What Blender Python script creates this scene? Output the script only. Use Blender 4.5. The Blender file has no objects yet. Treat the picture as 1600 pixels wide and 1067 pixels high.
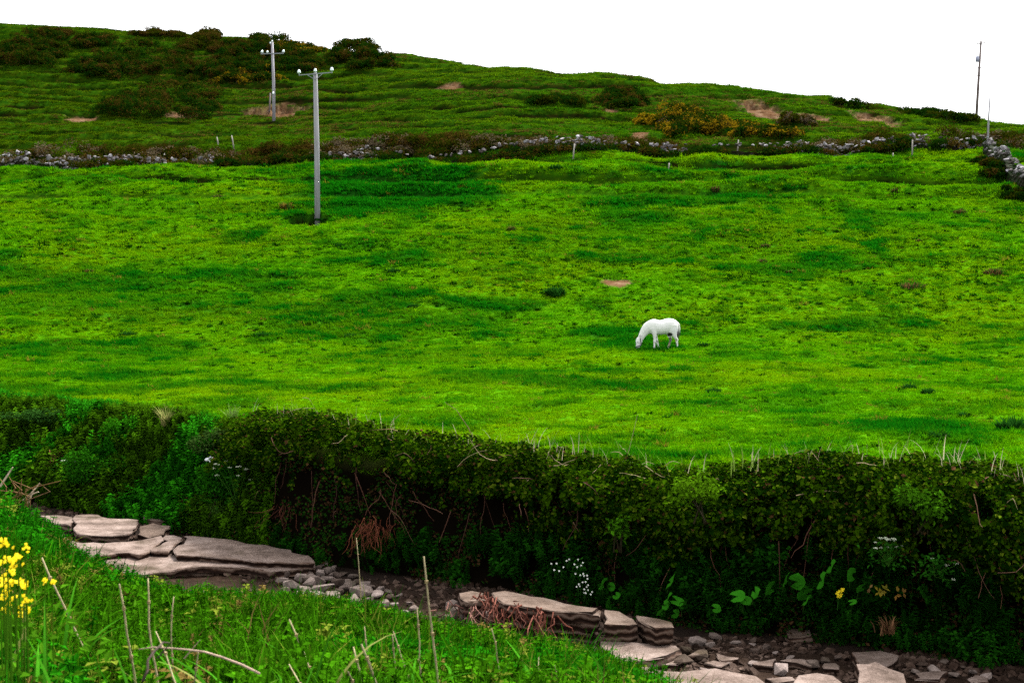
import bpy, bmesh, math
import numpy as np
from mathutils import Vector, Matrix
R = math.radians
rng = np.random.default_rng(7)
scene = bpy.context.scene
col = scene.collection

# ------------------------------------------------------------------ camera
FOC = 1600 * 50.0 / 36.0
PITCH = math.atan(133.5 / FOC)
cam = bpy.data.cameras.new('camera')
cam.lens = 50.0; cam.sensor_width = 36.0
cam.clip_start = 0.1; cam.clip_end = 4000
cam.dof.use_dof = True; cam.dof.focus_distance = 38.0; cam.dof.aperture_fstop = 9.0
cam_o = bpy.data.objects.new('camera', cam); col.objects.link(cam_o)
cam_o.location = (0, 0, 0)
cam_o.rotation_euler = (math.pi / 2 - PITCH, 0, 0)
scene.camera = cam_o

# ------------------------------------------------------------------ sky, sun, exposure
SUN_EL, SUN_AZ = 52.0, 35.0          # the bright part of the cloud: over the hill, to the right
world = bpy.data.worlds.new('World'); scene.world = world; world.use_nodes = True
wn = world.node_tree.nodes; wl = world.node_tree.links; wn.clear()
wo = wn.new('ShaderNodeOutputWorld'); bg = wn.new('ShaderNodeBackground')
sky = wn.new('ShaderNodeTexSky'); sky.sky_type = 'NISHITA'; sky.sun_disc = False
sky.sun_elevation = R(SUN_EL); sky.sun_rotation = R(SUN_AZ)
sky.air_density = 1.0; sky.dust_density = 6.0; sky.ozone_density = 1.0
hs = wn.new('ShaderNodeHueSaturation'); hs.inputs['Saturation'].default_value = 0.06
mx = wn.new('ShaderNodeMix'); mx.data_type = 'RGBA'; mx.inputs[0].default_value = 0.35
mx.inputs[7].default_value = (7.6, 7.7, 8.0, 1)
wl.new(sky.outputs[0], hs.inputs['Color']); wl.new(hs.outputs[0], mx.inputs[6])
wl.new(mx.outputs[2], bg.inputs[0]); bg.inputs[1].default_value = 0.07
wl.new(bg.outputs[0], wo.inputs[0])

sun = bpy.data.lights.new('sun', 'SUN'); sun.energy = 2.2; sun.angle = R(16); sun.color = (1.0, 0.96, 0.9)
sun_o = bpy.data.objects.new('sun', sun); col.objects.link(sun_o)
sd = Vector((math.sin(R(SUN_AZ)) * math.cos(R(SUN_EL)), math.cos(R(SUN_AZ)) * math.cos(R(SUN_EL)), math.sin(R(SUN_EL))))
sun_o.rotation_euler = sd.to_track_quat('Z', 'Y').to_euler()
sun_o.location = sd * 300

scene.view_settings.view_transform = 'Standard'; scene.view_settings.look = 'None'
scene.view_settings.gamma = 1.0; scene.view_settings.use_curve_mapping = False
scene.view_settings.exposure = 2.68
scene.render.engine = 'CYCLES'
scene.cycles.max_bounces = 5; scene.cycles.diffuse_bounces = 3; scene.cycles.glossy_bounces = 2
scene.cycles.transmission_bounces = 4; scene.cycles.transparent_max_bounces = 4
scene.cycles.use_denoising = False

# ------------------------------------------------------------------ helpers
def tag(o, label=None, cat=None, group=None, kind=None):
    if label: o['label'] = label
    if cat: o['category'] = cat
    if group: o['group'] = group
    if kind: o['kind'] = kind
    return o

def empty(name, loc=(0, 0, 0), rz=0.0):
    o = bpy.data.objects.new(name, None); o.empty_display_size = 0.2
    col.objects.link(o); o.location = loc; o.rotation_euler = (0, 0, rz)
    return o

def mesh_data(name, V, F, mat=None, tint=None, smooth=False, attrs=None):
    """V (n,3), F (m,k) array of equal sized faces or list of such arrays"""
    me = bpy.data.meshes.new(name)
    V = np.asarray(V, np.float32)
    Fs = F if isinstance(F, list) else [F]
    Fs = [np.asarray(f, np.int32) for f in Fs if len(f)]
    nl = sum(f.size for f in Fs); nf = sum(len(f) for f in Fs)
    me.vertices.add(len(V)); me.vertices.foreach_set('co', V.ravel())
    me.loops.add(nl); me.polygons.add(nf)
    me.loops.foreach_set('vertex_index', np.concatenate([f.ravel() for f in Fs]))
    cnt = np.concatenate([np.full(len(f), f.shape[1], np.int32) for f in Fs])
    st = np.concatenate([[0], np.cumsum(cnt)[:-1]]).astype(np.int32)
    me.polygons.foreach_set('loop_start', st)
    me.polygons.foreach_set('loop_total', cnt)
    me.polygons.foreach_set('use_smooth', np.full(nf, smooth))
    me.update(calc_edges=True)
    if tint is not None:
        a = me.attributes.new('tint', 'FLOAT_COLOR', 'POINT')
        t = np.ones((len(V), 4), np.float32); t[:, :3] = tint
        a.data.foreach_set('color', t.ravel())
    for k, v in (attrs or {}).items():
        a = me.attributes.new(k, 'FLOAT', 'POINT')
        a.data.foreach_set('value', np.asarray(v, np.float32))
    if mat: me.materials.append(mat)
    return me

def obj(name, me, parent=None, loc=None):
    o = bpy.data.objects.new(name, me); col.objects.link(o)
    if parent: o.parent = parent
    if loc is not None: o.location = loc
    return o

def smooth01(a, b, x):
    t = np.clip((x - a) / (b - a), 0, 1)
    return t * t * (3 - 2 * t)

_NT = {}
def vnoise(x, y, seed=0):
    if seed not in _NT: _NT[seed] = np.random.default_rng(1000 + seed).random((256, 256))
    T = _NT[seed]
    x = np.asarray(x, float); y = np.asarray(y, float)
    xi = np.floor(x).astype(int); yi = np.floor(y).astype(int)
    fx = x - xi; fy = y - yi
    fx = fx * fx * fx * (fx * (fx * 6 - 15) + 10); fy = fy * fy * fy * (fy * (fy * 6 - 15) + 10)
    a = T[xi & 255, yi & 255]; b = T[(xi + 1) & 255, yi & 255]
    c = T[xi & 255, (yi + 1) & 255]; d = T[(xi + 1) & 255, (yi + 1) & 255]
    return (a * (1 - fx) + b * fx) * (1 - fy) + (c * (1 - fx) + d * fx) * fy
def fbm(x, y, seed=0, oct=4, gain=0.5):
    s = 0; a = 1; n = 0
    for i in range(oct):
        s = s + a * vnoise(x * 2 ** i + 17.3 * i, y * 2 ** i + 9.1 * i, seed + i); n += a; a *= gain
    return s / n

def pix(px, py):
    """direction ratios (x/y, z/y) of the sight line through a point of the photograph"""
    cx = (np.asarray(px, float) - 800) / FOC; cy = (533.5 - np.asarray(py, float)) / FOC
    yy = math.cos(PITCH) + cy * math.sin(PITCH)
    zz = -math.sin(PITCH) + cy * math.cos(PITCH)
    return cx / yy, zz / yy
def U2PX(u): return 800 + np.asarray(u) * FOC

# ------------------------------------------------------------------ terrain function
CT = {  # image column -> (y, z) profile; heights follow from the eye level
 -700: [(20, -4.3), (40, -4.25), (52, -4.3), (62, -4.1), (75, -1.9), (90, 1.9), (110, 6.4), (135, 10.8), (160, 16.5), (185, 25), (222, 39.5), (260, 41), (330, 37), (900, -40)],
    0: [(20, -4.4), (40, -4.3), (52, -4.35), (62, -4.1), (75, -1.9), (90, 2.0), (110, 6.5), (135, 10.9), (160, 15.9), (185, 23.8), (215, 34.6), (250, 36), (320, 33), (900, -40)],
  400: [(20, -4.2), (40, -4.15), (52, -4.25), (62, -4.1), (75, -1.9), (90, 2.0), (110, 6.85), (135, 10.9), (160, 15.1), (185, 23.0), (210, 31.4), (240, 32.6), (310, 30), (900, -40)],
  600: [(20, -4.15), (40, -4.12), (52, -4.22), (62, -4.1), (75, -1.85), (90, 2.05), (110, 7.2), (135, 11.5), (160, 16.6), (180, 22.2), (198, 27.7), (225, 28.6), (305, 26), (900, -40)],
 1000: [(20, -4.05), (40, -4.1), (52, -4.2), (62, -4.08), (75, -1.75), (90, 2.15), (110, 7.62), (135, 12.0), (158, 17.0), (180, 22.0), (203, 22.9), (300, 20), (900, -42)],
  800: [(20, -4.1), (40, -4.1), (52, -4.2), (62, -4.1), (75, -1.8), (90, 2.1), (110, 7.5), (135, 12.2), (160, 18.2), (185, 23.8), (210, 24.8), (300, 23), (900, -40)],
 1200: [(20, -4.0), (40, -4.1), (52, -4.2), (62, -4.05), (75, -1.7), (90, 2.2), (110, 7.75), (135, 11.9), (155, 15.9), (175, 19.8), (198, 20.8), (300, 17), (900, -45)],
 1600: [(20, -3.9), (40, -4.05), (52, -4.2), (62, -4.05), (75, -1.7), (90, 2.3), (110, 7.9), (135, 11.1), (150, 13.2), (165, 14.8), (185, 15.4), (300, 10), (900, -50)],
 2300: [(20, -3.9), (40, -4.05), (52, -4.2), (62, -4.05), (75, -1.7), (90, 2.0), (110, 6.6), (130, 8.2), (150, 9.2), (165, 9.6), (185, 9.4), (300, 2), (900, -60)],
}
def pchip(xs, ys, x):
    xs = np.array(xs, float); ys = np.array(ys, float); h = np.diff(xs); d = np.diff(ys) / h
    m = np.zeros(len(xs)); m[0] = d[0]; m[-1] = d[-1]
    for i in range(1, len(xs) - 1):
        if d[i - 1] * d[i] > 0:
            w1 = 2 * h[i] + h[i - 1]; w2 = h[i] + 2 * h[i - 1]
            m[i] = (w1 + w2) / (w1 / d[i - 1] + w2 / d[i])
    i = np.clip(np.searchsorted(xs, x) - 1, 0, len(xs) - 2)
    t = (x - xs[i]) / h[i]
    return ((2*t**3 - 3*t**2 + 1) * ys[i] + (t**3 - 2*t**2 + t) * h[i] * m[i] + (-2*t**3 + 3*t**2) * ys[i+1] + (t**3 - t**2) * h[i] * m[i+1])
YG = np.concatenate([np.linspace(20, 260, 481), np.linspace(265, 900, 128)])
UG = np.linspace(-0.68, 0.68, 273)
_ck = sorted(CT); _cu = np.array([(k - 800) / FOC for k in _ck])
_ct = np.array([pchip([p[0] for p in CT[k]], [p[1] for p in CT[k]], YG) for k in _ck])
TZ = np.array([pchip(_cu, _ct[:, j], UG) for j in range(len(YG))]).T

def HF(x, y):
    """smooth field and hill"""
    yy = np.clip(y, 20.01, 899.9); u = np.clip(x / yy, -0.679, 0.679)
    a = (u - UG[0]) / (UG[1] - UG[0]); i = np.clip(a.astype(int), 0, len(UG) - 2); fa = a - i
    j = np.clip(np.searchsorted(YG, yy) - 1, 0, len(YG) - 2); fb = (yy - YG[j]) / (YG[j + 1] - YG[j])
    return (TZ[i, j] * (1 - fa) + TZ[i + 1, j] * fa) * (1 - fb) + (TZ[i, j + 1] * (1 - fa) + TZ[i + 1, j + 1] * fa) * fb

BED = -6.5
BASE_PX = [-700, -200, 0, 100, 300, 500, 800, 1050, 1300, 1600, 2300]
BASE_V = [760, 770, 782, 795, 838, 884, 925, 972, 1000, 1040, 1120]
_bt = pix(BASE_PX, BASE_V)
def y_base(px):
    return np.interp(px, BASE_PX, BED / _bt[1])
def bank_w(px): return np.interp(px, [-700, 0, 250, 400, 480, 2300], [4.5, 4.2, 3.4, 2.0, 1.5, 1.5])

# soil scars: px, py, half width px, half height px, depth m
SCARS = [(130, 179, 30, 5, .5), (285, 182, 34, 5, .5), (432, 170, 58, 8, 1.1), (1182, 163, 40, 9, .7), (1362, 181, 42, 7, .7), (1432, 179, 22, 4, .3),
         (966, 441, 33, 6, .05), (484, 341, 36, 7, 1.3), (1090, 192, 20, 5, .2), (955, 172, 12, 3, .2), (1000, 208, 16, 3, .1), (700, 137, 26, 3, .2), (1270, 186, 34, 5, .4)]

TP = 1.3
def terr_phase(x, y, z=None):
    z = HF(x, y) if z is None else z
    return z / TP + 1.6 * fbm(x * .02, y * .05, 31, 3) + .30 * fbm(x * .3, y * .2, 33, 2)

def H0(x, y):
    x = np.asarray(x, float); y = np.asarray(y, float)
    z = HF(x, y)
    # terracettes trodden by stock above and just below the wall
    k = smooth01(88, 108, y) * (1 - .6 * smooth01(170, 215, y))
    kl = .5 + .8 * smooth01(.3, .65, fbm(x * .035, y * .05, 61, 2))
    ph = terr_phase(x, y, z); f = ph - np.floor(ph)
    st = np.floor(ph) + smooth01(.30, .78, f) - .10 * smooth01(.12, .30, f) * (1 - smooth01(.34, .5, f))
    z = z + np.clip(k * kl, 0, .95) * TP * (st - ph)
    z = z + k * 1.3 * (fbm(x * .16, y * .3, 35, 3) - .5)
    # low field: gentle hummocks
    f = 1 - smooth01(96, 112, y)
    z = z + f * (.50 * (fbm(x * .09, y * .13, 41, 3) - .5) + .34 * (fbm(x * .5, y * .7, 45, 3) - .5))
    return z

def ray_ground(px, py, fn=None, ymin=22., ymax=300.):
    u, t = pix(px, py)
    ys = np.linspace(ymin, ymax, 6000)
    d = ys * t - (fn or H0)(u * ys, ys)
    k = np.argmax(d < 0)
    if not (d < 0).any(): k = int(np.argmin(d))
    y = ys[k]
    return np.array([u * y, y, float((fn or H0)(np.array([u * y]), np.array([y]))[0])])
_scp = []
for (px, py, hw, hh, dep) in SCARS:
    c = ray_ground(px, py); e = ray_ground(px, py - hh); g = ray_ground(px, py + hh)
    _scp.append((c[0], c[1], hw * c[1] / FOC, max(.35, .5 * (e[1] - g[1])), dep))

def soil_mask(x, y):
    m = np.zeros_like(x); dz = np.zeros_like(x)
    for i, (cx, cy, rx, ry, dep) in enumerate(_scp):
        near = (np.abs(x - cx) < rx * 1.6) & (np.abs(y - cy) < ry * 3.5)
        if not near.any(): continue
        X = x[near]; Y = y[near]
        wob = 1.5 * (fbm(X * 1.1, Y * 1.6, 70 + i, 4, .65) - .5)
        r = ((X - cx) / rx) ** 2 + ((Y - cy) / ry) ** 2 + wob
        m[near] = np.maximum(m[near], 1 - smooth01(.55, 1.05, r))
        # cut into the slope: floor lowered, a steep back wall
        r2 = ((X - cx) / (rx * 1.05)) ** 2 + ((Y - cy + .35 * ry) / (ry * 1.2)) ** 2 + wob
        dz[near] -= dep * (1 - smooth01(.5, 1.1, r2))
    return m, dz

def H(x, y):
    x = np.asarray(x, float); y = np.asarray(y, float)
    z = H0(x, y)
    z = z + soil_mask(x, y)[1]
    px = U2PX(x / y); s = y - y_base(px); w = bank_w(px)
    f = smooth01(-.15, 1.0, s / w) * .97 + .03 * smooth01(0, 1.6, s / w)
    bump = .35 * (fbm(x * .9, y * .9, 91, 3) - .5) * smooth01(-.2, .2, s) * (1 - smooth01(1.5, 4, s))
    return BED - .12 + (z - BED + .12) * f + bump
def ground_at(px, py, ymin=22.): return ray_ground(px, py, H, ymin)

# patches of longer, bluer grass: px, py, half w, half h, strength
LUSH = [(880, 385, 340, 45, .30), (1250, 360, 240, 50, .28), (600, 300, 190, 40, 1.0), (520, 330, 120, 18, .6), (1000, 300, 150, 22, .3), (1180, 300, 90, 15, .4), (1335, 340, 26, 36, .75), (1375, 400, 12, 26, .7), (1390, 480, 16, 30, .5), (1240, 390, 120, 30, .2),
        (560, 510, 230, 30, .55), (300, 480, 260, 26, .5), (960, 522, 70, 9, 1.0), (1000, 545, 70, 8, .8), (760, 475, 90, 10, .7), (150, 560, 260, 22, .35), (60, 470, 200, 34, .45),
        (1450, 680, 140, 26, 1.0), (1560, 520, 130, 18, .4), (1500, 650, 60, 10, .5), (900, 350, 160, 20, .35), (30, 640, 110, 12, 1.0), (680, 660, 120, 12, .4), (1250, 640, 130, 14, .3), (1420, 606, 40, 7, .6),
        (350, 330, 90, 12, .3), (820, 285, 80, 10, .4), (1150, 262, 200, 8, .5), (500, 265, 260, 7, .6), (160, 285, 220, 8, .6), (200, 400, 260, 30, .15), (1560, 300, 60, 30, .5), (640, 560, 200, 14, .35), (1100, 640, 60, 10, .4)]
_lp = []
for (px, py, hw, hh, st) in LUSH:
    c = ray_ground(px, py, HF); e = ray_ground(px, py - hh, HF); g = ray_ground(px, py + hh, HF)
    _lp.append((c[0], c[1], hw * c[1] / FOC, max(.5, .5 * (e[1] - g[1])), st))
def lush_mask(x, y):
    m = np.zeros_like(x)
    wob = fbm(x * .25, y * .3, 55, 4) - .5
    for (cx, cy, rx, ry, st) in _lp:
        r = ((x - cx) / rx) ** 2 + ((y - cy) / ry) ** 2 + 1.6 * wob
        m = np.maximum(m, st * (1 - smooth01(.3, 1.25, r)))
    n = fbm(x * .13, y * .22, 57, 4)
    m = np.maximum(m, .75 * smooth01(.56, .72, n))
    n2 = fbm(x * .7, y * 1.1, 58, 3)
    m = np.clip(m + .55 * smooth01(.58, .74, n2) + .16 * (n2 - .5) + .1 * wob, 0, 1)
    return m

# ------------------------------------------------------------------ materials
def nodes(name):
    m = bpy.data.materials.new(name); m.use_nodes = True
    nt = m.node_tree; nt.nodes.clear()
    out = nt.nodes.new('ShaderNodeOutputMaterial')
    return m, nt, out
def N(nt, t, **kw):
    n = nt.nodes.new(t)
    for k, v in kw.items(): setattr(n, k, v)
    return n
def principled(nt, out, rough=.7, spec=.2):
    b = N(nt, 'ShaderNodeBsdfPrincipled'); b.inputs['Roughness'].default_value = rough
    b.inputs['Specular IOR Level'].default_value = spec
    nt.links.new(b.outputs[0], out.inputs['Surface']); return b
def noise_n(nt, scale, detail=4, vec=None, rough=.55):
    n = N(nt, 'ShaderNodeTexNoise'); n.inputs['Scale'].default_value = scale; n.inputs['Detail'].default_value = detail
    n.inputs['Roughness'].default_value = rough
    if vec is not None: nt.links.new(vec, n.inputs['Vector'])
    return n
def ramp_n(nt, fac, stops):
    r = N(nt, 'ShaderNodeValToRGB'); el = r.color_ramp.elements
    while len(el) < len(stops): el.new(.5)
    for e, (p, c) in zip(el, stops): e.position = p; e.color = (*c, 1)
    nt.links.new(fac, r.inputs[0]); return r
def mix_n(nt, fac, a, b, blend='MIX'):
    m = N(nt, 'ShaderNodeMix'); m.data_type = 'RGBA'; m.blend_type = blend
    for s, v in ((m.inputs[0], fac), (m.inputs[6], a), (m.inputs[7], b)):
        if isinstance(v, (int, float)): s.default_value = v
        elif isinstance(v, tuple): s.default_value = (*v, 1)
        else: nt.links.new(v, s)
    return m.outputs[2]
def bump_n(nt, b, height, strength, dist):
    n = N(nt, 'ShaderNodeBump'); n.inputs['Strength'].default_value = strength; n.inputs['Distance'].default_value = dist
    nt.links.new(height, n.inputs['Height']); nt.links.new(n.outputs[0], b.inputs['Normal'])

def leaf_mat(name, instancer, transl=.25, rough=.6, spec=.0):
    m, nt, out = nodes(name)
    at = N(nt, 'ShaderNodeAttribute', attribute_name='tint')
    at.attribute_type = 'INSTANCER' if instancer else 'GEOMETRY'
    c = at.outputs['Color']
    if instancer:
        a2 = N(nt, 'ShaderNodeAttribute', attribute_name='tint')
        c = mix_n(nt, 1.0, c, a2.outputs['Color'], 'MULTIPLY')
    b = N(nt, 'ShaderNodeBsdfPrincipled'); b.inputs['Roughness'].default_value = rough; b.inputs['Specular IOR Level'].default_value = spec
    nt.links.new(c, b.inputs['Base Color'])
    t = N(nt, 'ShaderNodeBsdfTranslucent'); nt.links.new(c, t.inputs[0])
    mxs = N(nt, 'ShaderNodeMixShader'); mxs.inputs[0].default_value = transl
    nt.links.new(b.outputs[0], mxs.inputs[1]); nt.links.new(t.outputs[0], mxs.inputs[2]); nt.links.new(mxs.outputs[0], out.inputs[0])
    return m
M = {}
M['leaf'] = leaf_mat('leaf', False)
M['leaf_inst'] = leaf_mat('leaf_instance', True)
M['grass_inst'] = leaf_mat('grass_instance', True, .42, .6, .0)
M['petal'] = leaf_mat('petal', False, .3, .6, .1)

def tint_mat(name, rough=.8, spec=.2, nscale=20, amt=.5, bump=.3, bdist=.02):
    m, nt, out = nodes(name); b = principled(nt, out, rough, spec)
    at = N(nt, 'ShaderNodeAttribute', attribute_name='tint')
    tc = N(nt, 'ShaderNodeTexCoord')
    n = noise_n(nt, nscale, 5, tc.outputs['Object'])
    r = ramp_n(nt, n.outputs['Fac'], [(.3, (1 - amt,) * 3), (.7, (1 + amt * .3,) * 3)])
    nt.links.new(mix_n(nt, 1.0, at.outputs['Color'], r.outputs[0], 'MULTIPLY'), b.inputs['Base Color'])
    if bump: bump_n(nt, b, n.outputs['Fac'], bump, bdist)
    return m
M['bark'] = tint_mat('bark', .85, .1, 30)

def ground_mat():
    m, nt, out = nodes('turf'); b = principled(nt, out, .95, .0)
    g = N(nt, 'ShaderNodeNewGeometry'); P = g.outputs['Position']
    lu = N(nt, 'ShaderNodeAttribute', attribute_name='lush').outputs['Fac']
    so = N(nt, 'ShaderNodeAttribute', attribute_name='soil').outputs['Fac']
    n1 = noise_n(nt, 2.2, 6, P, .7); n2 = noise_n(nt, .35, 4, P)
    c = ramp_n(nt, n1.outputs['Fac'], [(.3, (.014, .070, .001)), (.5, (.032, .110, .001)), (.7, (.060, .130, .001))]).outputs[0]
    c = mix_n(nt, lu, c, (.006, .055, .003))
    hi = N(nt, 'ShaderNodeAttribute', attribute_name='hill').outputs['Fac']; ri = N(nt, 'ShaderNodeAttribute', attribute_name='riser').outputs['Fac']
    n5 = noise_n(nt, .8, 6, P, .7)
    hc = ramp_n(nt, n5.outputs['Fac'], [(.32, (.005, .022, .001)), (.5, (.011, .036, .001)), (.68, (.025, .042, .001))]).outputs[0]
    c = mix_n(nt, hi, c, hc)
    rc = ramp_n(nt, n5.outputs['Fac'], [(.4, (.0012, .005, .0003)), (.6, (.005, .004, .001))]).outputs[0]  # dark riser growth with the shade under the lips painted in
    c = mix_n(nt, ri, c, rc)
    n3 = noise_n(nt, 1.3, 6, P, .7)
    sc = ramp_n(nt, n3.outputs['Fac'], [(.3, (.035, .014, .006)), (.5, (.075, .042, .022)), (.7, (.13, .088, .055))]).outputs[0]
    ns = noise_n(nt, 5, 4, P)
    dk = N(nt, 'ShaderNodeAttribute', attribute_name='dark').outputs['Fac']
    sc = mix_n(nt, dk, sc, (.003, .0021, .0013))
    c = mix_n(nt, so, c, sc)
    nt.links.new(c, b.inputs['Base Color'])
    bump_n(nt, b, n1.outputs['Fac'], .8, .12)
    return m
M['turf'] = ground_mat()

def rock_mat(name, cols, scale=3.0, bump=.5, strata=0.0, each=False):
    m, nt, out = nodes(name); b = principled(nt, out, .85, .06)
    tc = N(nt, 'ShaderNodeNewGeometry'); P = tc.outputs['Position']
    n = noise_n(nt, scale, 8, P, .65)
    c = ramp_n(nt, n.outputs['Fac'], [(.28, cols[0]), (.5, cols[1]), (.72, cols[2])]).outputs[0]
    n2 = noise_n(nt, scale * 9, 4, P, .7)
    sp = ramp_n(nt, n2.outputs['Fac'], [(.35, (.55, .52, .5)), (.55, (1, 1, 1))]).outputs[0]
    c = mix_n(nt, .7, c, sp, 'MULTIPLY')
    n3 = noise_n(nt, .9, 5, P, .6)
    mo = ramp_n(nt, n3.outputs['Fac'], [(.55, (0, 0, 0)), (.7, (1, 1, 1))]).outputs[0]
    c = mix_n(nt, mo, c, (cols[0][0] * .75, cols[0][1] * .78, cols[0][2] * .55))
    if each:                                             # every stone has its own tone
        oi = N(nt, 'ShaderNodeObjectInfo')
        c = mix_n(nt, 1.0, c, ramp_n(nt, oi.outputs['Random'], [(0, (.30, .24, .20)), (.5, (.75, .70, .66)), (1, (1.35, 1.3, 1.28))]).outputs[0], 'MULTIPLY')
    h = n.outputs['Fac']
    if strata:
        w = N(nt, 'ShaderNodeTexWave'); w.wave_type = 'BANDS'; w.bands_direction = 'Z'
        w.inputs['Scale'].default_value = 2.2; w.inputs['Distortion'].default_value = 5; w.inputs['Detail'].default_value = 3; w.inputs['Detail Scale'].default_value = 1.5
        nt.links.new(P, w.inputs['Vector'])
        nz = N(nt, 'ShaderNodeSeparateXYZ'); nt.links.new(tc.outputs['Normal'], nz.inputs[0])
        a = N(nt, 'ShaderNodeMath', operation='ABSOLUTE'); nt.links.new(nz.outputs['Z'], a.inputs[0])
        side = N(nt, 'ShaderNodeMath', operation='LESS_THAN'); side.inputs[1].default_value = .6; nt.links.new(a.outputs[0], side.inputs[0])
        # brown bedding edges, darkened to paint in the undercut shade
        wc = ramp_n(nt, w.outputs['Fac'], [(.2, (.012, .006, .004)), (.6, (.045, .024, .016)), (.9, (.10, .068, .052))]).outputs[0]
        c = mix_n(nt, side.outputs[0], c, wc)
        ad = N(nt, 'ShaderNodeMath', operation='ADD'); nt.links.new(n.outputs['Fac'], ad.inputs[0]); nt.links.new(w.outputs['Fac'], ad.inputs[1]); h = ad.outputs[0]
    nt.links.new(c, b.inputs['Base Color'])
    bump_n(nt, b, h, bump, .05)
    return m
M['slab'] = rock_mat('sandstone_slab', [(.04, .027, .020), (.112, .082, .068), (.180, .140, .122)], 2.2, .5, 1)
M['stone'] = rock_mat('stream_stone', [(.018, .010, .007), (.050, .033, .025), (.105, .078, .064)], 4, .4, 0, True)
M['wallstone'] = rock_mat('wall_stone', [(.05, .05, .055), (.17, .17, .185), (.36, .36, .40)], 1.7, .4, 0, True)
M['slab_brown'] = rock_mat('brown_ledge', [(.035, .022, .015), (.085, .060, .046), (.125, .095, .078)], 2.2, .5, 1)
M['heap'] = rock_mat('rubble_stone', [(.07, .057, .052), (.14, .115, .104), (.22, .185, .17)], 4, .4, 0, True)

def bed_mat():
    m, nt, out = nodes('gravel_bed'); b = principled(nt, out, .85, .03)
    g = N(nt, 'ShaderNodeNewGeometry'); P = g.outputs['Position']
    v = N(nt, 'ShaderNodeTexVoronoi'); v.inputs['Scale'].default_value = 14; nt.links.new(P, v.inputs['Vector'])
    wet = N(nt, 'ShaderNodeAttribute', attribute_name='wet').outputs['Fac']
    n = noise_n(nt, 3, 6, P, .7)
    c = ramp_n(nt, n.outputs['Fac'], [(.3, (.007, .0035, .002)), (.55, (.018, .010, .006)), (.75, (.045, .029, .021))]).outputs[0]
    c = mix_n(nt, wet, c, (.012, .008, .006))
    nt.links.new(c, b.inputs['Base Color'])
    bump_n(nt, b, v.outputs['Distance'], .6, .05)
    return m
M['bed'] = bed_mat()

# ------------------------------------------------------------------ leaf geometry
def orient(N_, rs):
    """random frames around given normals: returns axis along leaf, side, normal"""
    N_ = N_ / np.linalg.norm(N_, axis=1, keepdims=True)
    r = rs.normal(size=N_.shape); a = r - (r * N_).sum(1, keepdims=True) * N_
    a /= np.linalg.norm(a, axis=1, keepdims=True)
    return a, np.cross(N_, a), N_
def leaves(P, Nn, L, W, tint, rs, fold=.18, A=None):
    """folded diamond leaves, 4 verts / 2 tris"""
    n = len(P)
    if A is None: a, s, nn = orient(Nn, rs)
    else:
        a = A / np.linalg.norm(A, axis=1, keepdims=True)
        s = np.cross(Nn, a); s /= np.linalg.norm(s, axis=1, keepdims=True) + 1e-9; nn = np.cross(a, s)
    L = np.broadcast_to(L, n)[:, None]; W = np.broadcast_to(W, n)[:, None]
    V = np.empty((n, 4, 3))
    V[:, 0] = P
    V[:, 1] = P + a * L * .45 + s * W * .5 + nn * W * fold
    V[:, 2] = P + a * L - nn * L * .1
    V[:, 3] = P + a * L * .45 - s * W * .5 + nn * W * fold
    i = np.arange(n)[:, None] * 4
    F = np.concatenate([i + [[0, 1, 2]], i + [[0, 2, 3]]])
    return V.reshape(-1, 3), F, np.repeat(tint, 4, axis=0)
class Acc:
    def __init__(s): s.V = []; s.F = {}; s.T = []; s.n = 0
    def add(s, V, F, T):
        for f in (F if isinstance(F, list) else [F]):
            f = np.asarray(f)
            if len(f): s.F.setdefault(f.shape[1], []).append(f + s.n)
        T = np.broadcast_to(T, (len(V), 3)); s.V.append(V); s.T.append(T); s.n += len(V)
    def mesh(s, name, mat, smooth=False):
        return mesh_data(name, np.concatenate(s.V), [np.concatenate(f) for f in s.F.values()], mat, np.concatenate(s.T), smooth)
def tube(P, rad, k=6, caps=True):
    P = np.asarray(P, float); n = len(P); rad = np.broadcast_to(rad, n)
    T = np.gradient(P, axis=0); T /= np.linalg.norm(T, axis=1, keepdims=True) + 1e-12
    ref = np.array([0, 0, 1.]) if abs(T[:, 2]).mean() < .8 else np.array([1., 0, 0])
    A = np.cross(T, ref); A /= np.linalg.norm(A, axis=1, keepdims=True) + 1e-12; B = np.cross(T, A)
    th = np.arange(k) * 2 * np.pi / k
    V = P[:, None] + rad[:, None, None] * (np.cos(th)[None, :, None] * A[:, None] + np.sin(th)[None, :, None] * B[:, None])
    i = (np.arange(n - 1)[:, None] * k); j = np.arange(k)[None]; j2 = (j + 1) % k
    F = np.stack([i + j, i + j2, i + k + j2, i + k + j], -1).reshape(-1, 4)
    V = V.reshape(-1, 3)
    if caps:
        V = np.concatenate([V, P[:1], P[-1:]]); c0 = n * k
        t0 = np.stack([np.full(k, c0), np.roll(np.arange(k), -1), np.arange(k)], -1)
        t1 = np.stack([np.full(k, c0 + 1), (n - 1) * k + np.arange(k), (n - 1) * k + np.roll(np.arange(k), -1)], -1)
        return V, [F, np.concatenate([t0, t1])]
    return V, [F]
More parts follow.
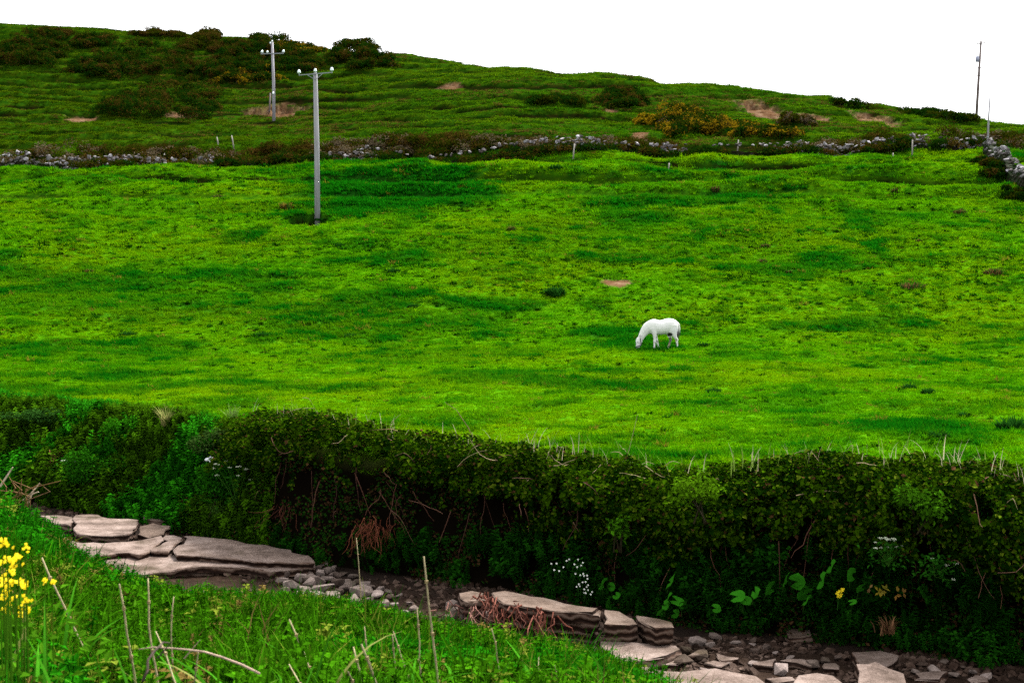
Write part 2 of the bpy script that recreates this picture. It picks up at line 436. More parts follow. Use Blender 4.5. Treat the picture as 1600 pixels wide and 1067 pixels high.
def blade(base, az, length, width, lean, curl, seg=4, tw=0.):
    """one grass blade: ribbon of quads; returns V,F"""
    t = np.linspace(0, 1, seg + 1)
    ang = lean + curl * t ** 1.3
    d = np.stack([np.sin(ang) * math.cos(az), np.sin(ang) * math.sin(az), np.cos(ang)], -1)
    C = np.array(base) + np.concatenate([[np.zeros(3)], np.cumsum(d[:-1] * length / seg, axis=0)])
    s = np.array([-math.sin(az + tw), math.cos(az + tw), 0.])
    w = width * (1 - t ** 2.2) * .5 + width * .03
    nrm = np.cross(d, s)
    V = np.stack([C - s * w[:, None] + nrm * w[:, None] * .25, C + s * w[:, None] + nrm * w[:, None] * .25], 1).reshape(-1, 3)
    i = np.arange(seg)[:, None] * 2
    return V, (i + [[0, 1, 3, 2]])

# ---- prototypes for scattered growth (never linked to the scene themselves)
def proto_grass(seed, n, h, w, spread, lean, mat='grass_inst', seg=2):
    rs = np.random.default_rng(seed); A = Acc()
    for i in range(n):
        az = rs.uniform(0, 6.283); r = spread * math.sqrt(rs.random()); b = (r * math.cos(rs.uniform(0, 6.28)), r * math.sin(rs.uniform(0, 6.28)), -.02)
        V, F = blade(b, az, h * rs.uniform(.55, 1.1), w * rs.uniform(.7, 1.2), rs.uniform(.05, lean), rs.uniform(.2, 1.0), seg)
        A.add(V, F, np.array([1, 1, 1]) * rs.uniform(.65, 1.25))
    return bpy.data.objects.new('grass_blade_pattern', A.mesh('blade_pattern', M[mat]))
def proto_sprig(seed, h, nwh, leafL, leafW, stems=1, spread=.1, per=4):
    rs = np.random.default_rng(seed); A = Acc()
    for s in range(stems):
        az = rs.uniform(0, 6.28); b = np.array([spread * rs.normal() * .6, spread * rs.normal() * .6, -.03])
        lean = rs.uniform(.0, .45); hh = h * rs.uniform(.7, 1.15)
        top = b + np.array([math.sin(lean) * math.cos(az), math.sin(lean) * math.sin(az), math.cos(lean)]) * hh
        V, F = tube([b, (b + top) / 2 + rs.normal(size=3) * .01, top], [.006, .005, .002], 4, False); A.add(V, F, (.9, 1., .7))
        for k in range(nwh):
            t = .15 + .85 * (k + rs.random() * .5) / nwh; c = b + (top - b) * t
            m = per; a0 = rs.uniform(0, 6.28)
            aa = a0 + np.arange(m) * 6.283 / m + rs.normal(size=m) * .2; el = rs.uniform(-.2, .6, m)
            D = np.stack([np.cos(aa) * np.cos(el), np.sin(aa) * np.cos(el), np.sin(el)], -1)
            Nn = np.stack([-np.cos(aa) * np.sin(el), -np.sin(aa) * np.sin(el), np.cos(el)], -1)
            sc = (1.15 - .5 * t) * rs.uniform(.8, 1.2, m)
            V, F, T = leaves(np.repeat(c[None], m, 0), Nn, leafL * sc, leafW * sc, np.repeat(rs.uniform(.7, 1.3, (m, 1)), 3, 1) * [1, 1, .9], rs, .12, D)
            A.add(V, F, T)
    return bpy.data.objects.new('sprig_pattern', A.mesh('sprig_pattern', M['leaf_inst']))

def scatter(name, P, rot, scl, pid, tint, protos, parent=None):
    """one object: points carrying instances of the patterns"""
    me = bpy.data.meshes.new(name); n = len(P)
    me.vertices.add(n); me.vertices.foreach_set('co', np.asarray(P, np.float32).ravel())
    me.attributes.new('rot', 'FLOAT_VECTOR', 'POINT').data.foreach_set('vector', np.asarray(rot, np.float32).ravel())
    s3 = np.asarray(scl, np.float32)
    if s3.ndim == 1: s3 = np.repeat(s3[:, None], 3, 1)
    me.attributes.new('scl', 'FLOAT_VECTOR', 'POINT').data.foreach_set('vector', s3.ravel().copy())
    me.attributes.new('pid', 'INT', 'POINT').data.foreach_set('value', np.asarray(pid, np.int32))
    t4 = np.ones((n, 4), np.float32); t4[:, :3] = tint
    me.attributes.new('tint', 'FLOAT_COLOR', 'POINT').data.foreach_set('color', t4.ravel())
    o = obj(name, me, parent)
    ng = bpy.data.node_groups.new(name + '_growth', 'GeometryNodeTree')
    ng.interface.new_socket('Geometry', in_out='INPUT', socket_type='NodeSocketGeometry')
    ng.interface.new_socket('Geometry', in_out='OUTPUT', socket_type='NodeSocketGeometry')
    gi = ng.nodes.new('NodeGroupInput'); go = ng.nodes.new('NodeGroupOutput')
    iop = ng.nodes.new('GeometryNodeInstanceOnPoints'); jn = ng.nodes.new('GeometryNodeJoinGeometry')
    for p in reversed(protos):
        oi = ng.nodes.new('GeometryNodeObjectInfo'); oi.inputs['Object'].default_value = p; oi.inputs['As Instance'].default_value = True
        ng.links.new(oi.outputs['Geometry'], jn.inputs[0])
    def na(nm, dt):
        a = ng.nodes.new('GeometryNodeInputNamedAttribute'); a.data_type = dt; a.inputs[0].default_value = nm; return a.outputs[0]
    ng.links.new(gi.outputs[0], iop.inputs['Points']); ng.links.new(jn.outputs[0], iop.inputs['Instance'])
    iop.inputs['Pick Instance'].default_value = True
    ng.links.new(na('pid', 'INT'), iop.inputs['Instance Index'])
    ng.links.new(na('rot', 'FLOAT_VECTOR'), iop.inputs['Rotation']); ng.links.new(na('scl', 'FLOAT_VECTOR'), iop.inputs['Scale'])
    ng.links.new(iop.outputs[0], go.inputs[0])
    md = o.modifiers.new('growth', 'NODES'); md.node_group = ng
    return o

# ------------------------------------------------------------------ the ground sheets
def field_sheet():
    us = np.concatenate([np.linspace(-.66, -.41, 40)[:-1], np.linspace(-.41, .41, 820), np.linspace(.41, .66, 40)[1:]])
    # rows follow the foot of the bank, then run evenly up the hill
    s = np.concatenate([np.linspace(-.6, 2.2, 36), np.linspace(2.3, 12, 50)[:-1], ])
    yr = np.concatenate([np.linspace(0, 1, 150)])
    Ug, _ = np.meshgrid(us, s); px = U2PX(Ug); yb = y_base(px)
    Y1 = yb + np.repeat(s[:, None], len(us), 1)
    rest = np.concatenate([np.linspace(0, 1, 130)])
    y_start = Y1[-1] + .3
    Y2 = y_start[None] + (96 - y_start)[None] * np.linspace(0, 1, 170)[:, None]
    far = np.concatenate([96 + .28 * np.arange(1, 440), np.linspace(220, 300, 40), np.linspace(310, 880, 24)])
    Y3 = np.repeat(far[:, None], len(us), 1)
    Y = np.concatenate([Y1, Y2, Y3]); X = us[None] * Y
    x = X.ravel(); y = Y.ravel()
    z = H(x, y)
    V = np.stack([x, y, z], -1)
    nr, nc = X.shape
    i = np.arange(nr - 1)[:, None] * nc + np.arange(nc - 1)[None]
    F = np.stack([i, i + 1, i + nc + 1, i + nc], -1).reshape(-1, 4)
    so = soil_mask(x, y)[0]; hc_ = _scp[7]; hole = ((np.abs(x - hc_[0]) < hc_[2] * 1.6) & (np.abs(y - hc_[1]) < hc_[3] * 3)).astype(float)
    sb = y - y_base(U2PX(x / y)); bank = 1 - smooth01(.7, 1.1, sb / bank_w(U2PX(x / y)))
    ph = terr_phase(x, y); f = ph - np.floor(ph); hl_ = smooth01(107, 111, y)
    rr = smooth01(.12, .2, f) * (1 - smooth01(.42, .58, f)) * smooth01(93, 104, y) * (1 - .65 * smooth01(165, 205, y)) * (.85 + .4 * smooth01(.35, .6, fbm(x * .08, y * .2, 63, 3)))  # band of dark growth and painted undercut shade along each riser
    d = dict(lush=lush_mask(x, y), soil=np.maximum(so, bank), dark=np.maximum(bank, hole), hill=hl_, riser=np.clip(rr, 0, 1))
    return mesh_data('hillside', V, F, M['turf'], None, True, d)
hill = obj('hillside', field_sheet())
tag(hill, 'green grazed field rising to a grassy hill behind the stream', 'field', kind='structure')

EDGE_PX = [-700, -200, 0, 60, 100, 160, 250, 450, 560, 650, 800, 900, 960, 1000, 1045, 1120, 1400, 1800, 2600]
EDGE_V = [780, 810, 832, 872, 905, 946, 980, 984, 1006, 1040, 1074, 1086, 1108, 1132, 1165, 1250, 1450, 1650, 1950]
EDGE_Y = [14, 14, 14, 14.4, 14.8, 15.4, 16, 16, 15.8, 15.4, 15, 14.4, 14, 13.4, 12.8, 11.5, 8.5, 6.5, 5]
_ez = np.array(EDGE_Y) * pix(EDGE_PX, EDGE_V)[1]
_ez = np.maximum(_ez, -4.9)
def near_H(x, y):
    px = U2PX(x / np.maximum(y, 1.0))
    ye = np.interp(px, EDGE_PX, EDGE_Y); ze = np.interp(px, EDGE_PX, _ez)
    t = np.clip((y - 2.5) / (ye - 2.5), 0, 1)
    z = -1.62 + (ze + 1.62) * (t * .55 + t * t * .45)
    z = z + .22 * (fbm(x * .5, y * .5, 101, 3) - .5) * smooth01(2, 5, y)
    return z - 2.9 * smooth01(0, 1, (y - ye) / 2.4)
def near_sheet():
    us = np.linspace(-.62, .62, 220); ys = np.concatenate([np.linspace(1.0, 20, 150)])
    Ug, Yg = np.meshgrid(us, ys); x = (Ug * Yg).ravel(); y = Yg.ravel()
    V = np.stack([x, y, near_H(x, y)], -1); nr, nc = Ug.shape
    i = np.arange(nr - 1)[:, None] * nc + np.arange(nc - 1)[None]
    F = np.stack([i, i + 1, i + nc + 1, i + nc], -1).reshape(-1, 4)
    # the bank top where the photographer stands
    k = len(V)
    V = np.concatenate([V, [[-30, -30, -1.7], [30, -30, -1.7], [30, 1.1, -1.7], [-30, 1.1, -1.7]]])
    F = np.concatenate([F, [[k, k + 1, k + 2, k + 3]]])
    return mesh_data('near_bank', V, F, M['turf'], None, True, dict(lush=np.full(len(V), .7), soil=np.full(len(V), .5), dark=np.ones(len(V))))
tag(obj('near_bank', near_sheet()), 'weedy stream bank sloping down from the viewpoint', 'bank', kind='structure')
def bed_H(x, y):
    return BED + .10 * (fbm(x * .6, y * .6, 111, 4) - .5) + .05 * (fbm(x * 3, y * 3, 115, 2) - .5)
def bed_sheet():
    xs = np.linspace(-32, 32, 420); ys = np.linspace(11, 46, 260)
    X, Y = np.meshgrid(xs, ys); x = X.ravel(); y = Y.ravel()
    V = np.stack([x, y, bed_H(x, y)], -1); nr, nc = X.shape
    i = np.arange(nr - 1)[:, None] * nc + np.arange(nc - 1)[None]
    F = np.stack([i, i + 1, i + nc + 1, i + nc], -1).reshape(-1, 4)
    s = y_base(U2PX(x / y)) - y
    wet = 1 - smooth01(.3, 2.6, s + 1.6 * (fbm(x * .8, y * .8, 118, 3) - .5))
    return mesh_data('stream_bed', V, F, M['bed'], None, True, dict(wet=wet))
tag(obj('stream_bed', bed_sheet()), 'gravelly bed of the shrunken stream between the banks', 'stream bed', kind='structure')

# ------------------------------------------------------------------ turf
def shade_jit(n, rs, lo=.75, hi=1.25): return rs.uniform(lo, hi, (n, 1))
G_BRIGHT = np.array([.040, .155, .0003]); G_YELL = np.array([.088, .178, .0003]); G_LUSH = np.array([.003, .068, .001]); G_BROWN = np.array([.10, .085, .008])
def field_grass():
    rs = np.random.default_rng(11)
    protos = [proto_grass(200 + i, 26, .10, .016, .15, .9) for i in range(4)] + [proto_grass(210 + i, 30, .20, .016, .14, .6) for i in range(3)] + [proto_grass(216 + i, 46, .17, .030, .12, 1.1) for i in range(2)]
    n = 210000
    # even cover per picture area: denser near the stream
    y = 23 + (111 - 23) * rs.random(n) ** .95; u = rs.uniform(-.42, .42, n); x = u * y
    s = y - y_base(U2PX(u)); k = (s > bank_w(U2PX(u)) * .75)
    x, y = x[k], y[k]
    so = soil_mask(x, y)[0]; k = so < .35 + .3 * rs.random(len(x)); x, y = x[k], y[k]
    ph = terr_phase(x, y); f = ph - np.floor(ph); k = ~((f > .14) & (f < .5) & (y > 97) & (rs.random(len(x)) < .8)); x, y = x[k], y[k]
    lu = lush_mask(x, y); n = len(x)
    z = H(x, y)
    big = rs.random(n) < lu * .75
    pid = np.where(big, 4 + rs.integers(0, 3, n), rs.integers(0, 4, n))
    mixy = np.clip(fbm(x * .12, y * .2, 131, 4) * 2.2 - .68 + rs.normal(size=n) * .22, 0, 1)[:, None]
    c = G_BRIGHT * (1 - mixy) + G_YELL * mixy
    l = np.clip(lu * 1.1 + rs.normal(size=n) * .1, 0, 1)[:, None]
    c = c * (1 - l) + G_LUSH * l
    br = (rs.random(n) < .012)[:, None]; c = np.where(br, G_BROWN, c)
    c = c * shade_jit(n, rs, .85, 1.15)
    sc = (.75 + .9 * smooth01(30, 110, y)) * rs.uniform(.7, 1.3, n) * (1 + .25 * lu)
    s3 = np.stack([sc * 1.2, sc * 1.2, sc * (.5 + .5 * rs.random(n)) * (1 - .25 * smooth01(40, 110, y))], -1)
    rot = np.stack([rs.normal(size=n) * .15, rs.normal(size=n) * .15, rs.uniform(0, 6.28, n)], -1)
    # small dark tufts speckling the turf, tuft shadows painted in with them
    q = np.nonzero(rs.random(n) < .030 * np.interp(y, [25, 45, 58, 66, 85, 110], [.5, .8, 1.8, 3.6, 3.2, 2.0]) * (.4 + 1.2 * smooth01(.4, .7, fbm(x * .3, y * .4, 151, 3))))[0]
    pid[q] = 7 + rs.integers(0, 2, len(q)); c[q] = np.array([.005, .038, .0008]) * rs.uniform(.4, 1.5, (len(q), 1))
    sq = rs.uniform(.35, 1.3, len(q)) ** 1.4 * (.6 + .65 * smooth01(35, 90, y[q])); s3[q] = np.stack([sq, sq, sq * .8], -1)
    o = scatter('grass', np.stack([x, y, z], -1), rot, s3, pid, c, protos)
    tag(o, 'short grazed yellow-green turf covering the horse field', 'grass', kind='stuff')
field_grass()
def hill_grass():
    rs = np.random.default_rng(12)
    protos = [proto_grass(220 + i, 30, .17, .04, .30, 1.1) for i in range(4)]
    n = 130000
    y = 111 + (240 - 111) * rs.random(n) ** .9; u = rs.uniform(-.42, .42, n); x = u * y
    so = soil_mask(x, y)[0]; ph = terr_phase(x, y); f = ph - np.floor(ph)
    k = (so < .3 + .3 * rs.random(len(x))) & ~((f > .08) & (f < .52) & (rs.random(len(x)) < .95 - .6 * smooth01(165, 205, y))); x, y = x[k], y[k]; n = len(x)
    z = H(x, y)
    m = np.clip(fbm(x * .03, y * .15, 141, 4) * 1.6 - .3 + rs.normal(size=n) * .2, 0, 1)[:, None]
    c = np.array([.010, .046, .0006]) * (1 - m) + np.array([.034, .070, .0007]) * m
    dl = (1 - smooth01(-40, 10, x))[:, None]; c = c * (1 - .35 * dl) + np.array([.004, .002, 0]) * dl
    # risers: rough growth with painted undercut shade; treads: sweet grass
    gy = (H(x, y + .35) - H(x, y - .35)) / .7
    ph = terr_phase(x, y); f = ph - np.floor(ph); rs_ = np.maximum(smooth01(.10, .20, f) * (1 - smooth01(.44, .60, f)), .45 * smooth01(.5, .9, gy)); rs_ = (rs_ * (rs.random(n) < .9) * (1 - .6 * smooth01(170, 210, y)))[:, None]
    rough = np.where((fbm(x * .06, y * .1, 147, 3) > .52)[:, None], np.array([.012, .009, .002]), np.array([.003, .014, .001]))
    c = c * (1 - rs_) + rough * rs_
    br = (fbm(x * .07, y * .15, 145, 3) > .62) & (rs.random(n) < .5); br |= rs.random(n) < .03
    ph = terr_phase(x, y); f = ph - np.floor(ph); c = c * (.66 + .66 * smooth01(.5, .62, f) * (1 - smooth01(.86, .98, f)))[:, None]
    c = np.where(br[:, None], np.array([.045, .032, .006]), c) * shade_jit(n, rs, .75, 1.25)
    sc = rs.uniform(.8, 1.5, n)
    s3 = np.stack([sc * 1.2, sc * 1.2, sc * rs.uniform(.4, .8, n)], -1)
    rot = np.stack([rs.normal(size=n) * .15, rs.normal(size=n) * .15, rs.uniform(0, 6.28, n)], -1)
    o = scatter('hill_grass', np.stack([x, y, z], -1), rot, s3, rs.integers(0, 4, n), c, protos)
    tag(o, 'rougher tussocky grass on the terraced hill above the wall', 'grass', kind='stuff')
hill_grass()

# ------------------------------------------------------------------ stones (shared shapes)
def hull_stone(seed, sx, sy, sz, n=16, mat=None, name='stone_shape'):
    rs = np.random.default_rng(seed); bm = bmesh.new()
    for p in rs.normal(size=(n, 3)):
        p = p / np.linalg.norm(p); p = np.sign(p) * np.abs(p) ** .6
        bm.verts.new((p[0] * sx * rs.uniform(.8, 1), p[1] * sy * rs.uniform(.8, 1), p[2] * sz * rs.uniform(.8, 1)))
    r = bmesh.ops.convex_hull(bm, input=bm.verts)
    bmesh.ops.delete(bm, geom=[e for e in r['geom_interior'] if isinstance(e, bmesh.types.BMVert)], context='VERTS')
    me = bpy.data.meshes.new(name); bm.to_mesh(me); bm.free()
    if mat: me.materials.append(mat)
    return me
WALL_STONES = [hull_stone(300 + i, .5, .32, .34 * (.6 + .5 * (i % 3) / 2), 14, M['wallstone'], 'wall_stone') for i in range(8)]
STONES = [hull_stone(320 + i, .5, .42, .16 + .05 * (i % 4), 18, M['heap'], 'flat_stone') for i in range(10)]

# ------------------------------------------------------------------ rock slabs in the stream
def slab(name, poly, ztop, thick, label, tilt=(0, 0), seed=0, layers=2, mat='slab', jit=.03, wob=.05):
    """bedded rock: outline given where its top surface lies in the stream, real thickness, stepped bedding edges"""
    rs = np.random.default_rng(500 + seed)
    u, t = pix([p[0] for p in poly], [p[1] for p in poly])
    y = ztop / t; x = u * y
    c = np.array([x.mean(), y.mean()])
    # resample outline
    P = np.stack([x, y], -1); Q = []
    for i in range(len(P)):
        a, b = P[i], P[(i + 1) % len(P)]; L = np.linalg.norm(b - a); k = max(1, int(L / .22))
        for j in range(k): Q.append(a + (b - a) * j / k + rs.normal(size=2) * jit)
    Q = np.array(Q); n = len(Q)
    area = .5 * np.sum(Q[:, 0] * np.roll(Q[:, 1], -1) - np.roll(Q[:, 0], -1) * Q[:, 1])
    if area < 0: Q = Q[::-1]
    nx = np.roll(Q, -1, 0) - np.roll(Q, 1, 0); nrm = np.stack([nx[:, 1], -nx[:, 0]], -1); nrm /= np.linalg.norm(nrm, axis=1, keepdims=True) + 1e-9
    bm = bmesh.new(); rings = []
    depth = 0.
    def ztilt(q): return tilt[0] * (q[0] - c[0]) + tilt[1] * (q[1] - c[1])
    offs = [(-.02, 0.0)]
    offs.append((0.0, .02))
    for l in range(layers):
        o = rs.uniform(-.05, .02) - .10 * l / max(1, layers - 1); d0 = .025 + (thick - .025) * l / layers; d1 = .025 + (thick - .025) * (l + .9) / layers
        offs.append((o if l else .0, d0 + .004)); offs.append((o + rs.uniform(-.015, .015), d1))
    for (o, d) in offs:
        w = np.array([vnoise(Q[i, 0] * 2.5 + 40, Q[i, 1] * 2.5 + d * 2 + 40, 161) - .5 for i in range(n)]) * wob * 2
        ring = [bm.verts.new((Q[i, 0] + nrm[i, 0] * (o + w[i]) - c[0], Q[i, 1] + nrm[i, 1] * (o + w[i]) - c[1], ztop - d + ztilt(Q[i]) + rs.normal() * .006)) for i in range(n)]
        rings.append(ring)
    for a, b in zip(rings[:-1], rings[1:]):
        for i in range(n):
            bm.faces.new((a[i], b[i], b[(i + 1) % n], a[(i + 1) % n]))
    top = bm.faces.new(rings[0])
    bmesh.ops.triangulate(bm, faces=[top])
    ed = [e for e in bm.edges if e.calc_length() > .5 and all(v in set(rings[0]) for v in e.verts)]
    for it in range(2):
        tf = [f for f in bm.faces if f.normal.z > .9 or len(f.verts) == 3]
        ed = list({e for f in tf for e in f.edges if e.calc_length() > .6})
        if ed: bmesh.ops.subdivide_edges(bm, edges=ed, cuts=1, use_grid_fill=False)
        bmesh.ops.triangulate(bm, faces=[f for f in bm.faces if len(f.verts) > 4])
    rset = {v for r in rings for v in r}
    for v in bm.verts:
        if v not in rset or v in set(rings[0]):
            v.co.z += .06 * (float(fbm(np.array(v.co.x + c[0]) * 1.6, np.array(v.co.y + c[1]) * 2.2, 171, 3)) - .5)
    bmesh.ops.recalc_face_normals(bm, faces=bm.faces)
    me = bpy.data.meshes.new(name); bm.to_mesh(me); bm.free(); me.materials.append(M[mat])
    o = obj(name, me, None, (c[0], c[1], 0))
    o.data.materials.clear(); o.data.materials.append(M['slab_brown'] if seed in (3, 6, 7, 8, 9, 10, 15, 16) else M[mat])
    tag(o, label, 'rock', 'rock slabs in the stream', 'thing')
    return o
slab('rock_slab', [(66, 806), (90, 804), (113, 808), (116, 818), (112, 822), (72, 816)], -6.12, .50, 'small pale rock slab at the upstream end, beside the near weeds', seed=1)
slab('rock_slab', [(116, 805), (140, 802), (157, 803), (168, 809), (216, 811), (214, 825), (200, 835), (172, 838), (140, 835), (115, 831), (113, 819)], -6.10, .5, 'pale sandstone slab with thick dark front edge, just behind the largest slab', seed=2)
slab('rock_slab', [(218, 822), (240, 817), (262, 822), (258, 834), (232, 838), (216, 834)], -6.22, .4, 'broken brownish rock piece wedged at the foot of the hedge bank', seed=3)
slab('rock_slab', [(222, 800), (258, 795), (290, 802), (285, 812), (250, 813), (225, 808)], -6.28, .3, 'mossy brown ledge tucked under the bank bushes', seed=15)
slab('rock_slab', [(66, 826), (84, 827), (112, 843), (161, 849), (219, 843), (253, 837), (256, 843), (244, 851), (232, 862), (213, 867), (193, 862), (142, 870), (100, 872)], -6.20, .30, 'flat pale sheet at the upstream end of the largest slab, before its cracks', seed=4, layers=2)
slab('rock_slab', [(257, 836), (272, 835), (286, 838), (284, 846), (274, 852), (263, 862), (240, 861), (236, 861), (248, 851), (259, 844)], -6.205, .30, 'narrow piece of the largest slab between its two cracks', seed=24, layers=2)
slab('rock_slab', [(290, 836), (330, 840), (400, 849), (440, 856), (480, 867), (494, 877), (470, 879), (440, 876), (400, 877), (384, 873), (328, 868), (282, 867), (268, 862), (278, 853), (288, 846)], -6.20, .30, 'largest flat pinkish rock slab, its upper sheet along the hedge', seed=25, layers=2)
slab('rock_slab', [(90, 868), (142, 872), (193, 865), (213, 869), (240, 864), (265, 864), (282, 869), (328, 871), (384, 876), (400, 880), (440, 879), (492, 880), (494, 886), (450, 890), (420, 892), (372, 885), (320, 885), (262, 890), (208, 898), (170, 896), (120, 885)], -6.32, .42, 'lower sheet of the largest rock slab with dark undercut front', seed=5, layers=3)
slab('rock_slab', [(716, 927), (735, 922), (752, 926), (757, 936), (742, 942), (722, 940)], -6.0, .55, 'rounded pale rock beside the tangle of roots', seed=6)
slab('rock_slab', [(770, 926), (786, 924), (830, 931), (900, 944), (938, 951), (934, 957), (898, 955), (860, 956), (830, 951), (785, 944)], -5.98, .62, 'long pale ledge with roots hanging over its front', seed=7, layers=3)
slab('rock_slab', [(898, 950), (940, 953), (942, 962), (900, 960)], -6.02, .6, 'dark brown block at the end of the long ledge', seed=8)
slab('rock_slab', [(942, 953), (968, 955), (990, 964), (999, 973), (985, 979), (945, 977), (941, 966)], -5.98, .62, 'squared brown block with a pale top below the broad leaves', seed=9)
slab('rock_slab', [(993, 960), (1012, 962), (1046, 971), (1050, 977), (1022, 979), (1006, 975)], -5.98, .62, 'wedge-shaped brown block at the downstream end of the ledge', seed=10)
slab('rock_slab', [(940, 1004), (1000, 1004), (1052, 1008), (1062, 1016), (1045, 1024), (1018, 1030), (960, 1034)], -6.28, .35, 'flat pink slab at the tip of the near bank', seed=11, layers=2)
slab('rock_slab', [(990, 1042), (1060, 1046), (1120, 1044), (1180, 1056), (1210, 1075), (1150, 1100), (1020, 1090)], -6.38, .25, 'broad smooth pink slab at the lower edge of the stream', seed=12, layers=2)
slab('rock_slab', [(1332, 1046), (1370, 1040), (1412, 1050), (1424, 1063), (1395, 1075), (1345, 1068)], -6.15, .4, 'tilted pinkish boulder in the gravel under the yellow leaves', seed=13, tilt=(-.1, .15))
slab('rock_slab', [(1250, 1055), (1300, 1052), (1320, 1066), (1300, 1085), (1240, 1080)], -6.3, .3, 'grey slab in the gravel next to the tilted boulder', seed=14)
slab('rock_slab', [(1226, 982), (1264, 984), (1272, 992), (1232, 994)], -6.40, .2, 'brown stone half buried under the yellow flower', seed=16)
slab('rock_slab', [(1330, 1018), (1375, 1014), (1405, 1024), (1385, 1040), (1340, 1036)], -6.36, .25, 'thin pale slab sunk in gravel behind the tilted boulder', seed=17, layers=2)

_rp = np.random.default_rng(28)
for i, (px, py, w, lab) in enumerate([(1085, 1020, 46, 'thin broken plate of pink rock next to the flat slab at the bank tip'), (1140, 1026, 54, 'thin broken plate of pink rock upstream of the small white stone'), (1190, 1034, 50, 'thin plate of pink rock just below the small white stone'), (1245, 1038, 58, 'thin plate of pink rock between white stone and tilted boulder'),
        (1120, 1036, 40, 'small plate of pink rock at the edge of the broad smooth slab'), (1300, 1040, 44, 'thin plate of rock just upstream of the tilted boulder'), (1455, 1056, 60, 'thin plate of rock just downstream of the tilted boulder'), (1530, 1062, 50, 'thin plate of rock farthest downstream at the picture corner'), (1040, 1034, 40, 'plate of pink rock half under the near weeds'), (1215, 1060, 60, 'plate of pink rock beside the broad smooth slab, lowest in view')]):
    k = 7; th = np.sort(_rp.uniform(0, 6.28, k)); rr = _rp.uniform(.7, 1.1, k)
    slab('rock_slab', [(px + w * .5 * r_ * math.cos(t_), py + w * .14 * r_ * math.sin(t_)) for t_, r_ in zip(th, rr)], -6.42 + .03 * _rp.random(), .14, lab, seed=40 + i, layers=1, jit=.015, wob=.03)

# named stones, then loose gravel
def bedpt(px, py):
    u, t = pix(px, py); y = BED / t; return np.array([u * y, y, BED])
rs = np.random.default_rng(21)
def put_stone(px, py, wpx, k, label=None, sq=None):
    p = bedpt(px, py + wpx * .15); s = wpx * p[1] / FOC
    o = obj('stone', STONES[k % len(STONES)]); o.location = (p[0], p[1], BED + .03 + s * .16)
    o.rotation_euler = (rs.normal() * .2, rs.normal() * .2, rs.uniform(0, 6.28)); o.scale = (s, s * rs.uniform(.8, 1.5), s * (sq or rs.uniform(.8, 1.3)))
    tag(o, label or 'grey angular stone in the rubble heap below the largest slab', 'stone', 'loose stones on the stream bed')
HEAP = [(462, 895, 16), (478, 888, 12), (470, 905, 24), (490, 908, 34), (512, 906, 28), (505, 920, 36), (528, 912, 26), (540, 922, 24), (566, 925, 40), (590, 930, 22), (552, 938, 30), (575, 940, 26), (600, 945, 24), (455, 915, 28), (474, 922, 26), (495, 930, 28), (520, 934, 26), (610, 935, 14), (624, 932, 12), (585, 955, 26), (560, 953, 22), (608, 958, 18), (445, 925, 22), (540, 950, 22), (648, 952, 18), (640, 944, 12), (520, 890, 16), (505, 884, 18), (535, 898, 16), (552, 902, 18), (616, 946, 16), (500, 897, 22), (486, 899, 16), (518, 900, 14), (543, 909, 14), (580, 918, 14), (530, 926, 18), (632, 960, 16), (652, 968, 20), (470, 930, 20), (510, 940, 22), (590, 964, 24), (448, 899, 18), (456, 888, 14), (468, 884, 16), (492, 890, 20), (512, 893, 16), (526, 900, 20), (546, 914, 22), (560, 912, 18), (572, 914, 20), (594, 922, 18), (606, 926, 16), (482, 914, 26), (440, 908, 24)]
for i, (a, b, w) in enumerate(HEAP):
    put_stone(a, b, w, i, ('broad' if w > 25 else ('medium' if w > 17 else 'small')) + ' grey angular stone ' + ('in the rubble against the end of the largest slab' if a < 500 else ('in the middle of the rubble heap' if a < 565 else 'at the downstream end of the rubble heap')))
put_stone(412, 880, 30, 3, 'dark grey stone lying against the end of the largest slab')
for i, (a, b, w) in enumerate([(1065, 1034, 44), (1095, 1030, 24), (1110, 1010, 18), (1090, 1005, 24), (1118, 996, 26), (1150, 1006, 18), (1175, 1009, 14), (1195, 1014, 22), (1180, 1020, 18), (1145, 1018, 14), (1212, 1022, 14), (1235, 1030, 16), (1270, 1040, 22), (1290, 1035, 18), (1440, 1040, 20), (1460, 1050, 26), (1490, 1056, 20), (1520, 1052, 16), (1430, 1052, 16), (1070, 1018, 22), (1135, 1040, 18), (1180, 1040, 24), (1220, 1048, 30), (1310, 1030, 14), (1475, 1036, 16), (1540, 1060, 24), (1505, 1044, 12), (1100, 1050, 20)]):
    put_stone(a, b, w, i + 4, ('broad' if w > 22 else ('medium' if w > 15 else 'small')) + ' pale angular stone on the gravel ' + ('just below the wedge-shaped block' if a < 1130 else ('beside the small white stone' if a < 1250 else ('by the tilted boulder' if a < 1425 else 'downstream of the tilted boulder'))))
put_stone(1177, 1003, 12, 2, 'small white stone standing out on the dark gravel', 1.4)
for i, (a, b, w) in enumerate([(700, 975, 26), (712, 962, 22), (728, 970, 28), (745, 978, 20), (735, 955, 22), (705, 950, 20), (752, 962, 22)]):
    put_stone(a, b, w, i + 2, 'pinkish rock in the root-bound lump beside the long ledge', 2.2)
